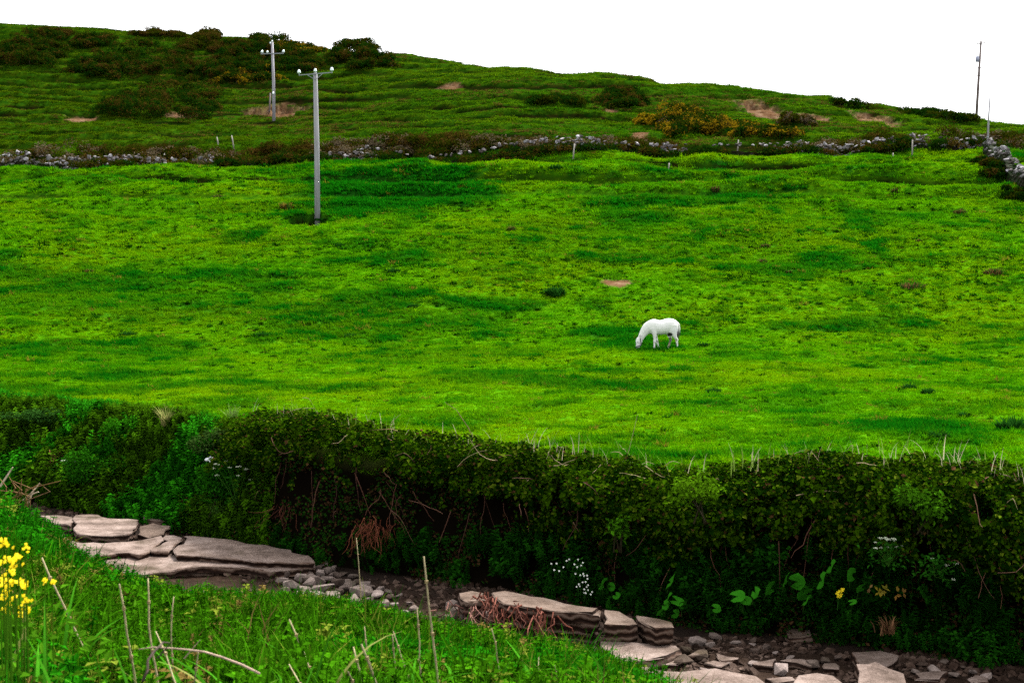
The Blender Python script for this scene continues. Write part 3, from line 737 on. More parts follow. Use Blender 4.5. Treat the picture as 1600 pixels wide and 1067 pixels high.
def gravel():
    rs = np.random.default_rng(22); n = 44000
    pro = []
    for i in range(6):
        me = hull_stone(340 + i, .5, .42, .2 + .06 * (i % 3), 10, M['stone'], 'pebble_pattern'); pro.append(bpy.data.objects.new('pebble_pattern', me))
    u = rs.uniform(-.40, .42, n); px = U2PX(u); yb = y_base(px)
    y = yb + .25 - 12 * rs.random(n) ** 1.3; x = u * y
    d = fbm(x * .7, y * .9, 181, 3); k = (d > .42 + .1 * rs.random(n)) & (y > 15) & ((rs.random(n) < .35) | (px[0:len(d)] > 680) | (px < 430))
    x, y = x[k], y[k]; n = len(x)
    s = .04 + .20 * rs.random(n) ** 3
    z = bed_H(x, y) + s * .06
    rot = np.stack([rs.normal(size=n) * .3, rs.normal(size=n) * .3, rs.uniform(0, 6.28, n)], -1)
    o = scatter('gravel', np.stack([x, y, z], -1), rot, s, rs.integers(0, 6, n), np.ones((n, 3)), pro)
    tag(o, 'loose gravel and flat pebbles over the stream bed', 'gravel', kind='stuff')
gravel()

# tangle of red-brown roots over the ledge
def roots(name, pts, label, n, spread, drop, seed, colr=(.11, .035, .022), rad=.012):
    rs = np.random.default_rng(seed); root = empty(name, pts[0])
    for i in range(n):
        a = pts[rs.integers(len(pts))] + rs.normal(size=3) * spread * [1, .5, .3] - pts[0]
        d = np.array([rs.normal() * .22, -abs(rs.normal()) * .25, -drop * rs.uniform(.5, 1.1)])
        t = np.linspace(0, 1, 6)[:, None]
        P = a + d * t + np.cumsum(rs.normal(size=(6, 3)) * .035, 0)
        V, F = tube(P, rad * np.linspace(1, .4, 6) * rs.uniform(.6, 1.5), 5); A = Acc(); A.add(V, F, np.array(colr) * rs.uniform(.5, 1.6))
        obj('root', A.mesh('root', M['bark']), root)
    return tag(root, label, 'roots')
lp = [np.append(bedpt(px, py)[:2] * (5.95 / 6.5), -5.95) for px, py in [(760, 930), (772, 938), (790, 947), (810, 951), (835, 955), (850, 958), (745, 932)]]
roots('root_tangle', lp, 'reddish brown tangle of roots hanging over the long ledge', 60, .12, .5, 31)
lp = [np.append(bedpt(px, py)[:2] * (6.1 / 6.5), -6.1) for px, py in [(700, 945), (715, 955), (735, 960), (750, 950)]]
roots('root_tangle', lp, 'roots gripping the pinkish lump of rock', 30, .12, .3, 32, (.09, .04, .03))

# ------------------------------------------------------------------ growth on the far bank
HT_PX = [-300, 0, 100, 180, 250, 300, 350, 400, 470, 560, 650, 700, 800, 900, 1000, 1100, 1200, 1300, 1450, 1550, 1600, 1900]
HT_V = [622, 632, 628, 645, 668, 682, 665, 643, 650, 658, 684, 692, 697, 706, 730, 737, 724, 716, 714, 732, 752, 800]
def hedge_top(px, y): return y * pix(px, np.interp(px, HT_PX, HT_V))[1]
HB_PROF_S = np.array([2.3, 1.5, .75, .05, -.35, -.35, -.1, .2])      # distance in from the foot of the bank
HB_PROF_D = np.array([.45, .06, .0, .22, .70, 1.25, 1.75, 2.2])      # drop below the hedge top
def hedge_points(n, px0, px1, rs, amax=7., pw=1.0, inset=.35):
    px = rs.uniform(px0, px1, n); a = rs.random(n) ** pw * amax
    s = np.interp(a, np.arange(8), HB_PROF_S); d = np.interp(a, np.arange(8), HB_PROF_D)
    e = .2; s2 = np.interp(a + e, np.arange(8), HB_PROF_S); d2 = np.interp(a + e, np.arange(8), HB_PROF_D)
    ts, td = s2 - s, -(d2 - d); L = np.sqrt(ts ** 2 + td ** 2) + 1e-9
    ns, nz = td / L, -ts / L                                              # outward
    yb = y_base(px); u = (px - 800) / FOC
    zt = hedge_top(px, yb + .6)
    lump = (fbm(px * .010, a * .8, 191, 3) - .5) * .7 + (fbm(px * .06, a * 2.2, 195, 2) - .5) * .18
    off = lump * np.interp(px, [250, 420], [.6, 1]) - inset * rs.random(n) ** 2
    y = yb + s + ns * off; z = zt - d + nz * off
    return px, a, np.stack([u * y, y, z], -1), np.stack([np.zeros(n), ns, nz], -1)

hedge = empty('hedge', tuple(np.append(bedpt(980, 960)[:2], BED)))
hl = np.array(hedge.location)
tag(hedge, 'long dark bramble hedge overhanging the far bank of the stream', 'hedge')
def hedge_foliage():
    rs = np.random.default_rng(41); A = Acc()
    px, a, P, Nn = hedge_points(165000, 250, 1760, rs, 7., .95, .5)
    dens = .62 * fbm(px * .022, a * 1.1, 201, 4) + .38 * fbm(px * .13, a * 3.0, 205, 2)
    low = np.interp(px, [250, 372, 480, 620, 760, 850, 2000], [5.5, 5.4, 5.1, 4.8, 5.0, 5.8, 6.2])
    k = (dens > np.interp(a, [0, 2.6, 3.6, 7], [.27, .30, .40, .41]) + .5 * (1 - smooth01(290, 420, px + 120 * (dens - .5))) + .30 * smooth01(low - 1.6, low + .6, a) + .06 * rs.random(len(a))) & (a < low + 1.2 * dens)
    px, a, P, Nn = px[k], a[k], P[k], Nn[k]; n = len(px)
    up = np.array([0, -.15, .75]); nn = Nn + up + rs.normal(size=(n, 3)) * .55
    L = rs.uniform(.045, .10, n) * np.where(rs.random(n) < .08, 1.7, 1)
    m = (rs.random(n) * .55 + .9 * (fbm(px * .11, a * 2.6, 206, 3) - .5) + .25)[:, None]
    c = np.where(m < .50, np.array([.003, .013, .0004]), np.array([.019, .048, .0006]))
    c = np.where((rs.random(n) < .07)[:, None], np.array([.060, .090, .005]), c)
    c = np.where((rs.random(n) < .03)[:, None], np.array([.05, .025, .01]), c) * rs.uniform(.6, 1.3, (n, 1))
    V, F, T = leaves(P - hl, nn, L, L * .68, c, rs); A.add(V, F, T)
    return obj('foliage', A.mesh('hedge_foliage', M['leaf']), hedge)
hedge_foliage()
def hedge_inner():
    # ivy, dead leaves and trailing growth inside the hollow, close to the earth
    rs = np.random.default_rng(47); n = 30000
    px = rs.uniform(270, 1740, n); s = rs.uniform(-.1, 1.2, n); y = y_base(px) + s; x = (px - 800) / FOC * y; z = H(x, y)
    k = fbm(px * .03, z * 2.2, 207, 3) > .42; x, y, z = x[k], y[k], z[k]; n = len(x)
    P = np.stack([x, y - .05 - .35 * rs.random(n) ** 2, z + .03], -1) - hl
    br = rs.random(n) < .4
    c = np.where(br[:, None], np.array([.035, .018, .008]), np.array([.009, .036, .003])) * rs.uniform(.4, 1.5, (n, 1))
    L = rs.uniform(.04, .09, n); A = Acc()
    V, F, T = leaves(P, np.tile([0, -.8, .5], (n, 1)) + rs.normal(size=(n, 3)) * .5, L, L * .7, c, rs); A.add(V, F, T)
    o = obj('inner_foliage', A.mesh('inner_foliage', M['leaf']), hedge)
hedge_inner()
def hedge_stems():
    rs = np.random.default_rng(42)
    # curved dry canes, paler on top
    for i in range(84):
        top = i < 50
        px, a, P, Nn = hedge_points(1, 380, 1690, rs, 3.6 if top else 6.5, 1., .05)
        p0 = P[0] - hl + Nn[0] * .03
        L = rs.uniform(.25, .75); az = rs.uniform(0, 6.28)
        d = np.array([math.cos(az), .3 * math.sin(az) - .3, rs.normal() * .5 - (0 if top else .5)]) * L
        sag = np.array([0, -.1, rs.uniform(-.3, .3)]) * L; t = np.linspace(0, 1, 6)[:, None]
        Q = p0 + d * t + sag * np.sin(t * np.pi) + np.array([0, -.05, .05]) * t + np.cumsum(rs.normal(size=(6, 3)) * .012, 0)
        V, F = tube(Q, np.linspace(1, .35, 6) * rs.uniform(.005, .010), 4); A = Acc()
        A.add(V, F, (np.array([.26, .20, .11]) if top else np.array([.14, .07, .045])) * rs.uniform(.6, 1.3))
        obj('cane', A.mesh('cane', M['bark']), hedge)
    # hanging stems in the hollow
    for i in range(60):
        px = rs.uniform(430, 1650); yb = float(y_base(px)); u = (px - 800) / FOC; zt = float(hedge_top(px, yb + .6))
        y0 = yb + rs.uniform(-.15, .4); t = np.linspace(0, 1, 6)[:, None]
        Q = np.array([u * y0, y0, zt - rs.uniform(.9, 1.3)]) - hl + np.array([rs.normal() * .25, -.05, -rs.uniform(.5, 1.2)]) * t + np.cumsum(rs.normal(size=(6, 3)) * .03, 0)
        V, F = tube(Q, np.linspace(1, .4, 6) * rs.uniform(.006, .014), 4); A = Acc()
        A.add(V, F, np.array([.075, .032, .02]) * rs.uniform(.4, 1.6)); obj('hanging_stem', A.mesh('hanging_stem', M['bark']), hedge)
    # dead grass standing along the top
    A = Acc()
    for i in range(300):
        px = rs.uniform(385, 1690) if i < 190 else rs.choice([455, 600, 740, 830, 900, 1180, 1300, 1390, 1480, 1560]) + rs.normal() * 18
        yb = float(y_base(px)); u = (px - 800) / FOC; y = yb + rs.uniform(.3, 1.5); z = float(hedge_top(px, yb + .6)) + rs.uniform(-.2, .0)
        V, F = blade(np.array([u * y, y, z]) - hl, rs.uniform(0, 6.28), rs.uniform(.12, .5), rs.uniform(.008, .018), rs.uniform(0, .5), rs.uniform(0, 1.1), 4)
        c = np.array([.30, .27, .17]) if rs.random() < .5 else np.array([.12, .19, .03])
        A.add(V, F, c * rs.uniform(.6, 1.2))
    o = obj('dead_grass', A.mesh('dead_grass', M['leaf']), hedge); tag(o, kind='stuff')
hedge_stems()
# bunch of red-brown rootlets in the hollow
c = ground_at(585, 830); c = np.array([c[0], c[1] - .5, c[2]])
roots('dead_root_clump', [c + np.array([0, 0, .25])], 'rust-coloured clump of dead twigs in the dark hollow of the hedge', 60, .2, .55, 33, (.10, .028, .013), .007)
c = ground_at(448, 805); c = np.array([c[0], c[1] - .4, c[2]])
roots('dead_root_clump', [c + np.array([0, 0, .2])], 'smaller rusty twig clump near the start of the hedge', 16, .14, .4, 34, (.07, .022, .012), .006)
c = ground_at(98, 720); c = np.array([c[0], c[1] - .3, c[2] + .25])
roots('dead_root_clump', [c], 'rusty dead fern hanging in the bank bushes upstream', 24, .2, .45, 35, (.13, .055, .02), .01)

HERB = [proto_sprig(400 + i, .34, 7, .075, .04, 3, .10, 4) for i in range(3)] + [proto_sprig(410 + i, .5, 6, .12, .085, 2, .12, 3) for i in range(3)] + [proto_sprig(420 + i, .28, 9, .045, .016, 6, .12, 6) for i in range(2)]
def far_bank_herbs():
    rs = np.random.default_rng(43); Ps = []; S = []; C = []; I = []
    # upstream slope covered in lush weeds
    n = 9500
    px = rs.uniform(-330, 420, n); w = bank_w(px); s = w * rs.uniform(-.02, 1.25, n); y = y_base(px) + s; x = (px - 800) / FOC * y; z = H(x, y)
    dn = fbm(x * .55, y * .8, 211, 3); k = dn > .12 + .1 * rs.random(n)
    lift = .45 * smooth01(.45, .65, dn) * np.clip(1 - 1.1 * s / w, 0, 1)
    P = np.stack([x, y, z + lift * .5], -1)[k]; Ps.append(P); S.append(((rs.uniform(.7, 1.3, n) + lift) * np.interp(s / w, [0, .5, 1, 1.25], [1, .9, .55, .4]))[k])
    m = fbm(x * .35, y * .5, 215, 3)[k][:, None]
    C.append(np.where(m > .47, np.array([.014, .125, .003]), np.array([.030, .085, .002])) * rs.uniform(.25, 1.4, (len(P), 1))); I.append(rs.integers(0, 8, len(P)))
    # foot of the hedge
    n = 3600
    px = rs.uniform(420, 1760, n); dens = np.interp(px, [420, 560, 760, 900, 1700], [.25, .15, .45, 1.0, 1.0])
    hgt = rs.random(n); y = y_base(px) + .2 - .5 * rs.random(n) + hgt * .25; x = (px - 800) / FOC * y
    z = BED + hgt * np.interp(px, [420, 760, 900, 1700], [.5, .8, 1.35, 1.3])
    dn = fbm(px * .02, hgt * 2.5, 221, 3); k = (rs.random(n) < dens) & (dn > .43)
    P = np.stack([x, y, z], -1)[k]; Ps.append(P); S.append(rs.uniform(.55, 1.1, k.sum()))
    C.append(np.array([.006, .038, .002]) * rs.uniform(.5, 1.5, (len(P), 1))); I.append(rs.choice([0, 1, 2, 3, 4, 5], len(P)))
    P = np.concatenate(Ps); n = len(P)
    rot = np.stack([rs.normal(size=n) * .25 + .25, rs.normal(size=n) * .25, rs.uniform(0, 6.28, n)], -1)
    o = scatter('undergrowth', P, rot, np.concatenate(S), np.concatenate(I), np.concatenate(C), HERB)
    tag(o, 'lush weeds and nettles covering the far bank below the hedge', 'undergrowth', kind='stuff')
far_bank_herbs()

# leafy bushes standing out of the bank
def leafy_bush(px, py, wpx, hpx, label, colr, seed, n=900, L=(.06, .1), name='leafy_bush', fy=None, asp=.5):
    rs = np.random.default_rng(seed); g = ground_at(px, py) if fy is None else None
    y = g[1] - .25 if fy is None else fy
    u, t = pix(px, py); P0 = np.array([u * y, y, t * y]); w = wpx * y / FOC; h = hpx * y / FOC
    root = empty(name, P0); A = Acc()
    nl = 7; cc = np.stack([rs.uniform(-.35, .35, nl) * w, rs.uniform(-.2, .2, nl), h * rs.uniform(.35, .8, nl)], -1); rr = np.stack([w * rs.uniform(.16, .3, nl), np.full(nl, .25), h * rs.uniform(.2, .34, nl)], -1)
    k = rs.integers(0, nl, n); d = rs.normal(size=(n, 3)); d /= np.linalg.norm(d, axis=1, keepdims=True)
    P = cc[k] + d * rr[k] * rs.uniform(.5, 1.05, (n, 1)); P[:, 2] = np.maximum(P[:, 2], .02)
    ln = rs.uniform(*L, n)
    V, F, T = leaves(P, d * .5 + [0, -.1, .8] + rs.normal(size=(n, 3)) * .5, ln, ln * asp, np.array(colr) * rs.uniform(.55, 1.4, (n, 1)), rs); A.add(V, F, T)
    obj('foliage', A.mesh('bush_foliage', M['leaf']), root)
    for i in range(4):
        A = Acc(); V, F = tube([np.array([rs.normal() * .1 * w, 0, -.15]), cc[i] * .6, cc[i]], [.014, .01, .004], 5); A.add(V, F, (.02, .016, .006)); obj('stem', A.mesh('stem', M['bark']), root)
    return tag(root, label, 'bush')
leafy_bush(190, 692, 80, 40, 'bright green bush at the lip of the bank upstream of the hedge', (.016, .100, .002), 51, 1100)
leafy_bush(60, 664, 150, 26, 'low dark green bramble at the field edge, far upstream', (.018, .06, .008), 52, 1300)
leafy_bush(340, 712, 90, 44, 'dark bramble mound joining the hedge to the upstream bank', (.022, .05, .008), 53, 1200)
leafy_bush(1095, 805, 95, 66, 'bright yellow-green leafy shrub growing out of the hedge middle', (.042, .105, .002), 54, 620, (.07, .12), fy=float(y_base(1095)) - .45)
leafy_bush(965, 850, 44, 50, 'small bright-leaved sapling in front of the dark hedge hollow', (.024, .085, .002), 55, 160, (.08, .14), fy=float(y_base(965)) - .5)
leafy_bush(1440, 820, 80, 60, 'fresh green elder-like shrub poking through the downstream hedge', (.022, .075, .002), 56, 520, (.08, .13), fy=float(y_base(1440)) - .5)
leafy_bush(345, 800, 110, 90, 'dense dark green bush overhanging the largest slab', (.010, .070, .002), 57, 2400, (.05, .1))
leafy_bush(150, 770, 140, 70, 'dark bush of weeds directly above the upstream slabs', (.012, .075, .002), 58, 2400, (.05, .1))

# white umbels
def umbel_plant(px, py, hpx, heads, label, seed, fy=None, colr=(.55, .6, .45)):
    rs = np.random.default_rng(seed)
    y = (ground_at(px, py)[1] - .35) if fy is None else fy
    u, t = pix(px, py); P0 = np.array([u * y, y, t * y]); root = empty('cow_parsley', P0); m = y / FOC
    for (dx, dy, r) in heads:
        top = np.array([dx * m, rs.uniform(-.15, .15), dy * m]); A = Acc()
        V, F = tube([np.array([0, 0, 0]), top * [.5, .5, .6], top], [.008, .006, .004], 5); A.add(V, F, (.03, .10, .01)); obj('stem', A.mesh('stem', M['leaf']), root)
        A = Acc(); rr = r * m; n = 22
        th = rs.uniform(0, 6.28, n); q = np.sqrt(rs.random(n)) * rr
        C = top + np.stack([q * np.cos(th), q * np.sin(th), .03 - q * q / rr * .35], -1)
        V, F, T = leaves(C, np.tile([0, -.3, 1.], (n, 1)) + rs.normal(size=(n, 3)) * .3, rr * .55, rr * .5, np.tile(np.array(colr), (n, 1)) * rs.uniform(.8, 1.1, (n, 1)), rs); A.add(V, F, T)
        obj('flower_head', A.mesh('flower_head', M['petal']), root)
    A = Acc(); n = 160; h = hpx * m
    P = np.stack([rs.normal(size=n) * h * .35, rs.normal(size=n) * .12, rs.random(n) * h * .85], -1)
    V, F, T = leaves(P, np.tile([0, -.3, 1.], (n, 1)) + rs.normal(size=(n, 3)) * .5, .09, .045, np.tile([.012, .065, .004], (n, 1)) * rs.uniform(.5, 1.4, (n, 1)), rs); A.add(V, F, T)
    obj('leaves', A.mesh('leaves', M['leaf']), root)
    return tag(root, label, 'plant')
umbel_plant(1388, 885, 45, [(-14, 44, 4), (-8, 46, 4), (-3, 42, 4), (4, 45, 4), (10, 40, 4), (-24, 30, 3), (-20, 36, 3), (12, 30, 3), (22, 32, 3), (0, 30, 3), (-10, 26, 3)], 'white-flowered umbel plant in front of the downstream hedge', 61, float(y_base(1388)) - .55)
umbel_plant(370, 790, 60, [(-38, 58, 4), (-30, 66, 4), (-10, 60, 3), (6, 62, 4), (15, 56, 4), (22, 40, 3), (4, 48, 3), (20, 22, 3), (-32, 46, 3), (-15, 70, 3)], 'cow parsley with creamy heads on the bush above the largest slab', 62)
umbel_plant(110, 750, 40, [(-10, 30, 4), (11, 29, 5), (75, 16, 5), (28, 6, 4), (-30, -18, 5)], 'scattered creamy umbels in the bank weeds upstream', 63)
umbel_plant(1460, 900, 40, [(6, 20, 3), (-4, 26, 3), (24, 12, 4), (38, 16, 4), (33, -10, 4)], 'sparse pale flowers low in the weeds downstream of the umbel plant', 64, float(y_base(1460)) - .5)
# spray of little white flowers under the hedge
def daisies():
    rs = np.random.default_rng(66); y = float(y_base(905)) - .6; u, t = pix(905, 930); root = empty('daisy_patch', (u * y, y, t * y)); m = y / FOC
    pts = [(-44, 50), (-36, 52), (-25, 46), (-32, 41), (-8, 52), (-4, 48), (3, 47), (6, 51), (-16, 57), (-20, 55), (-2, 57), (-6, 35), (2, 31), (6, 36), (8, 30), (13, 27), (10, 22), (12, 34), (-4, 14), (2, 11), (8, 10), (10, 5), (14, 8), (8, 3), (12, 12), (18, 3), (-1, 20), (5, 23), (14, 17), (-40, 44), (11, 1), (20, 7)]
    for dx, dz in pts:
        A = Acc(); c = np.array([dx * m, rs.normal() * .08, dz * m]); th = np.arange(7) * 6.283 / 7
        D = np.stack([np.cos(th), np.sin(th) * .3 - .1, np.sin(th)], -1)
        V, F, T = leaves(np.repeat(c[None], 7, 0), np.tile([0, -1., .4], (7, 1)), .019, .016, np.tile([.8, .8, .74], (7, 1)), rs, .05, D); A.add(V, F, T)
        fl = obj('flower', A.mesh('flower', M['petal']), root)
    A = Acc()
    for dx, dz in pts:
        c = np.array([dx * m, .02, dz * m]); V, F = tube([c, c + [rs.normal() * .04, .1, -.2]], .004, 4); A.add(V, F, (.02, .07, .01))
    obj('stems', A.mesh('stems', M['leaf']), root)
    tag(root, 'spray of tiny white flowers at the foot of the hedge above the long ledge', 'flowers')
daisies()

# broad round butterbur leaves, each a part
def round_leaf(rs, r, colr):
    k = 12; th = np.linspace(-2.75, 2.75, k); rad = r * (1 + .10 * np.cos(th * 2) + rs.normal(size=k) * .04)
    V = [np.array([0, 0, -.1 * r])] + [np.array([q * math.cos(a), q * math.sin(a), .12 * r * math.sin(3 * a) - .05 * r]) for q, a in zip(rad, th)]
    V2 = [(V[0] + v) / 2 + [0, 0, .10 * r] for v in V[1:]]
    V = np.array(V + V2); F3 = [[0, k + 1 + i, k + 2 + i] for i in range(k - 1)]; F4 = [[k + 1 + i, 1 + i, 2 + i, k + 2 + i] for i in range(k - 1)]
    A = Acc(); A.add(V, [np.array(F3), np.array(F4)], np.array(colr) * rs.uniform(.7, 1.2)); return A.mesh('leaf', M['leaf'], True)
def butterbur(pts, label, seed, foot):
    rs = np.random.default_rng(seed); px, py = pts[0][:2]; y = float(y_base(px)) - .7; u, t = pix(px, py); P0 = np.array([u * y, y, BED]); root = empty('butterbur', P0)
    for (a, b, w) in pts:
        yy = y + rs.uniform(-.15, .15); uu, tt = pix(a, b); c = np.array([uu * yy, yy, max(tt * yy, BED + .08)]) - P0
        o = obj('leaf', round_leaf(rs, w * yy / FOC * .66, (.020, .135, .006)), root, c); o.rotation_euler = (1.0 + rs.normal() * .2, rs.normal() * .25, rs.uniform(0, 6.28) * 0 + rs.normal() * .9 - 1.5)
        A = Acc(); base = c + np.array([rs.normal() * .04, .14, -.24]); V, F = tube([base, (base + c) / 2 + [0, .03, .02], c], [.008, .007, .006], 5); A.add(V, F, (.015, .045, .006)); obj('stalk', A.mesh('stalk', M['leaf']), root)
    return tag(root, label, 'plant')
butterbur([(942, 911, 20), (955, 916, 12), (963, 930, 12)], 'lone broad-leaved butterbur beside the tiny white flowers', 71, 0)
butterbur([(1047, 908, 24), (1043, 934, 18), (1058, 938, 16), (1066, 945, 12), (1032, 956, 14), (1055, 958, 14), (1040, 945, 14)], 'butterbur clump with round leaves above the wedge-shaped block', 72, 0)
butterbur([(1203, 918, 24), (1152, 931, 18), (1165, 937, 14), (1119, 950, 12), (1180, 925, 16)], 'butterbur between the leaf clumps in the hedge shade', 73, 0)
butterbur([(1258, 928, 22), (1283, 906, 26), (1245, 908, 22), (1260, 937, 18), (1254, 918, 14), (1228, 905, 20), (1298, 884, 20)], 'largest butterbur clump below the bare hanging stems', 74, 0)
butterbur([(1330, 897, 20), (1345, 918, 16), (1332, 940, 10), (1590, 922, 24), (1575, 915, 16)], 'scattered butterbur leaves near the yellow withered leaves', 75, 0)
def yellow_leaves():
    rs = np.random.default_rng(76); y = float(y_base(1380)) - .75; u, t = pix(1380, 930); root = empty('withered_dock', (u * y, y, t * y)); m = y / FOC
    for dx, dz, c in [(-6, 4, (.3, .22, .02)), (-8, 8, (.25, .2, .02)), (-2, 7, (.28, .22, .03)), (20, 0, (.30, .15, .03)), (24, 6, (.3, .2, .03)), (32, 4, (.22, .12, .03)), (-22, 12, (.28, .16, .06)), (3, 10, (.2, .18, .02))]:
        A = Acc(); n = 3; V, F, T = leaves(np.repeat([[dx * m, 0, dz * m]], n, 0), np.tile([0, -1., .5], (n, 1)) + rs.normal(size=(n, 3)) * .3, .09, .045, np.tile(c, (n, 1)) * .5, rs); A.add(V, F, T); obj('leaf', A.mesh('leaf', M['leaf']), root)
    tag(root, 'withered yellow-brown dock leaves at the dark foot of the hedge', 'plant')
    y = float(y_base(1310)) - .75; u, t = pix(1310, 926); root = empty('yellow_flower', (u * y, y, t * y)); m = y / FOC
    for dx, dz in [(2, 3), (6, 6), (-2, 0), (0, -5), (4, -3)]:
        A = Acc(); n = 6; V, F, T = leaves(np.repeat([[dx * m, -.03, dz * m]], n, 0), np.tile([0, -1., .5], (n, 1)) + rs.normal(size=(n, 3)) * .3, .04, .035, np.tile([.65, .5, .01], (n, 1)), rs); A.add(V, F, T); obj('petals', A.mesh('petals', M['petal']), root)
    A = Acc(); V, F = tube([(0, 0, 0), (0, .05, -.3)], .006, 4); A.add(V, F, (.02, .08, .01)); obj('stem', A.mesh('stem', M['leaf']), root)
    tag(root, 'small yellow flower alone at the foot of the hedge', 'flower')
yellow_leaves()
# arching sedge tufts on the far bank
def sedge(px, py, n, Lr, label, colr, seed, name='sedge_tuft', fy=None, w=.018, droop=1.6):
    rs = np.random.default_rng(seed); g = ground_at(px, py)
    if fy is None: P0 = g + [0, -.2, .05]
    else:
        u, t = pix(px, py); P0 = np.array([u * fy, fy, t * fy])
    root = empty(name, P0); A = Acc()
    for i in range(n):
        V, F = blade(rs.normal(size=3) * [.06, .04, .01], rs.uniform(0, 6.28), Lr * rs.uniform(.6, 1.1), w, rs.uniform(.1, .5), rs.uniform(.6, droop), 6)
        A.add(V, F, np.array(colr) * rs.uniform(.6, 1.3))
    obj('blades', A.mesh('blades', M['leaf']), root); return tag(root, label, 'grass tuft')
sedge(345, 812, 70, .55, 'arching pale green sedge tuft on the bank above the largest slab', (.05, .13, .015), 81)
sedge(262, 668, 60, .6, 'straw-coloured grass tuft at the lip of the upstream bank', (.16, .16, .05), 82)
sedge(365, 660, 40, .5, 'green and straw grass tuft where the hedge begins', (.08, .13, .03), 83)
sedge(1388, 990, 40, .35, 'dry brown grass tuft on the shaded gravel', (.12, .06, .03), 84, fy=float(y_base(1388)) - .9)
# pale rubbish caught in the bush
def litter():
    rs = np.random.default_rng(85); y = ground_at(328, 718)[1] - .45; u, t = pix(328, 718)
    bm = bmesh.new(); bmesh.ops.create_icosphere(bm, subdivisions=2, radius=.09)
    for v in bm.verts: v.co = Vector((v.co.x * 1.4, v.co.y * .7, v.co.z)) * float(rs.uniform(.65, 1.15))
    me = bpy.data.meshes.new('plastic_scrap'); bm.to_mesh(me); bm.free()
    m, nt, out = nodes('white_plastic'); b = principled(nt, out, .45, .4); b.inputs['Base Color'].default_value = (.75, .77, .8, 1); me.materials.append(m)
    o = obj('plastic_scrap', me, None, (u * y, y, t * y)); tag(o, 'crumpled white plastic scrap caught in the bank bushes', 'litter')
litter()

# ------------------------------------------------------------------ dry stone walls on the hill
WALL_LINE = [(-140, 262), (0, 262), (120, 262), (330, 258), (520, 252), (700, 245), (900, 241), (1060, 239), (1220, 240), (1400, 240), (1540, 236)]
_wx = np.array([(p[0]) for p in WALL_LINE], float)
def wall_y(px): return np.interp(px, [-140, 330, 900, 1540, 1700], [111, 110.5, 110, 110, 110])
wall = empty('stone_wall', tuple(ray_ground(800, 245))); wlc = np.array(wall.location)
tag(wall, 'long overgrown grey stone wall between the field and the hill', 'wall')
def wall_stones():
    rs = np.random.default_rng(101); cnt = 0; far = []
    # exposed lengths: px0, px1, low height, high height, count
    seg = [(-60, 95, .05, 1.15, 120), (95, 210, .05, 1.1, 95), (210, 340, .6, 1.15, 48), (512, 592, .1, 1.05, 48), (595, 700, .9, 1.1, 10), (700, 870, .9, 1.15, 30), (868, 942, .1, 1.1, 56), (942, 1030, .85, 1.15, 18), (1028, 1072, .15, 1.1, 36), (1100, 1205, .9, 1.15, 12), (1205, 1290, .25, 1.15, 60), (1290, 1395, .15, 1.2, 76), (1418, 1442, .1, 1.1, 20), (1455, 1530, .25, 1.1, 40)]
    for (a, b, lo, hi, n) in seg:
        for i in range(n):
            px = rs.uniform(a, b); y = float(wall_y(px)); x = (px - 800) / FOC * y; s = rs.uniform(.2, .5)
            h = lo + (hi - lo) * rs.random() ** .9
            z = float(H(np.array([x]), np.array([y]))[0]) + h
            far.append((x, y - .34 + .2 * h + rs.uniform(-.1, .1), z, s, rs.integers(8)))
    far.sort(key=lambda q: -q[3] * (0.3 if q[0] < -41 else 1)); A = Acc()
    for i, (x, y, z, s, k) in enumerate(far):
        sc = np.array([s, s * 1.1, s * rs.uniform(.6, 1.2)]); ro = (rs.normal() * .25, rs.normal() * .35, rs.normal() * .5)
        if i < 295:
            o = obj('stone', WALL_STONES[k], wall, np.array([x, y, z]) - wlc); o.scale = sc; o.rotation_euler = ro
        else:
            me = WALL_STONES[k]; V = np.array([v.co for v in me.vertices]) * sc
            from mathutils import Euler
            V = V @ np.array(Euler(ro).to_matrix()).T + np.array([x, y, z]) - wlc
            A.add(V, np.array([p_.vertices[:] for p_ in me.polygons]), (1, 1, 1))
    tag(obj('small_stones', A.mesh('small_stones', M['wallstone']), wall), kind='stuff')
    # the wall core of packed rubble
    us = np.linspace(-160, 1545, 420); yy = wall_y(us); xx = (us - 800) / FOC * yy
    g = np.minimum(H(xx, yy - .4), H(xx, yy + .4)); top = H(xx, yy) + .45 + .25 * (fbm(us * .06, us * 0, 231, 3) - .5)
    V = []; 
    for k, (dy, lift) in enumerate([(-.32, None), (-.22, 1), (.22, 1), (.35, None)]):
        V.append(np.stack([xx, yy + dy + .10 * (fbm(us * .2, us * 0 + k * 7, 233, 2) - .5), (top + .12 * (fbm(us * .3, us * 0 + k * 3, 234, 2) - .5)) if lift else g - .3], -1))
    V = np.concatenate(V) - wlc; n = len(us); i = np.arange(n - 1)
    F = np.concatenate([np.stack([r * n + i, r * n + i + 1, (r + 1) * n + i + 1, (r + 1) * n + i], -1) for r in range(3)])
    o = obj('rubble_core', mesh_data('rubble_core', V, F, M['core'], None, False), wall)
def core_mat():
    m, nt, out = nodes('rubble_core'); b = principled(nt, out, .9, .05)
    g = N(nt, 'ShaderNodeNewGeometry'); v = N(nt, 'ShaderNodeTexVoronoi'); v.inputs['Scale'].default_value = 3.2; nt.links.new(g.outputs['Position'], v.inputs['Vector'])
    n = noise_n(nt, 2, 4, g.outputs['Position'])
    c = ramp_n(nt, n.outputs['Fac'], [(.4, (.005, .014, .001)), (.6, (.012, .010, .005)), (.75, (.04, .038, .035))]).outputs[0]
    nt.links.new(c, b.inputs['Base Color']); bump_n(nt, b, v.outputs['Distance'], 1, .3); return m
M['core'] = core_mat()
wall_stones()
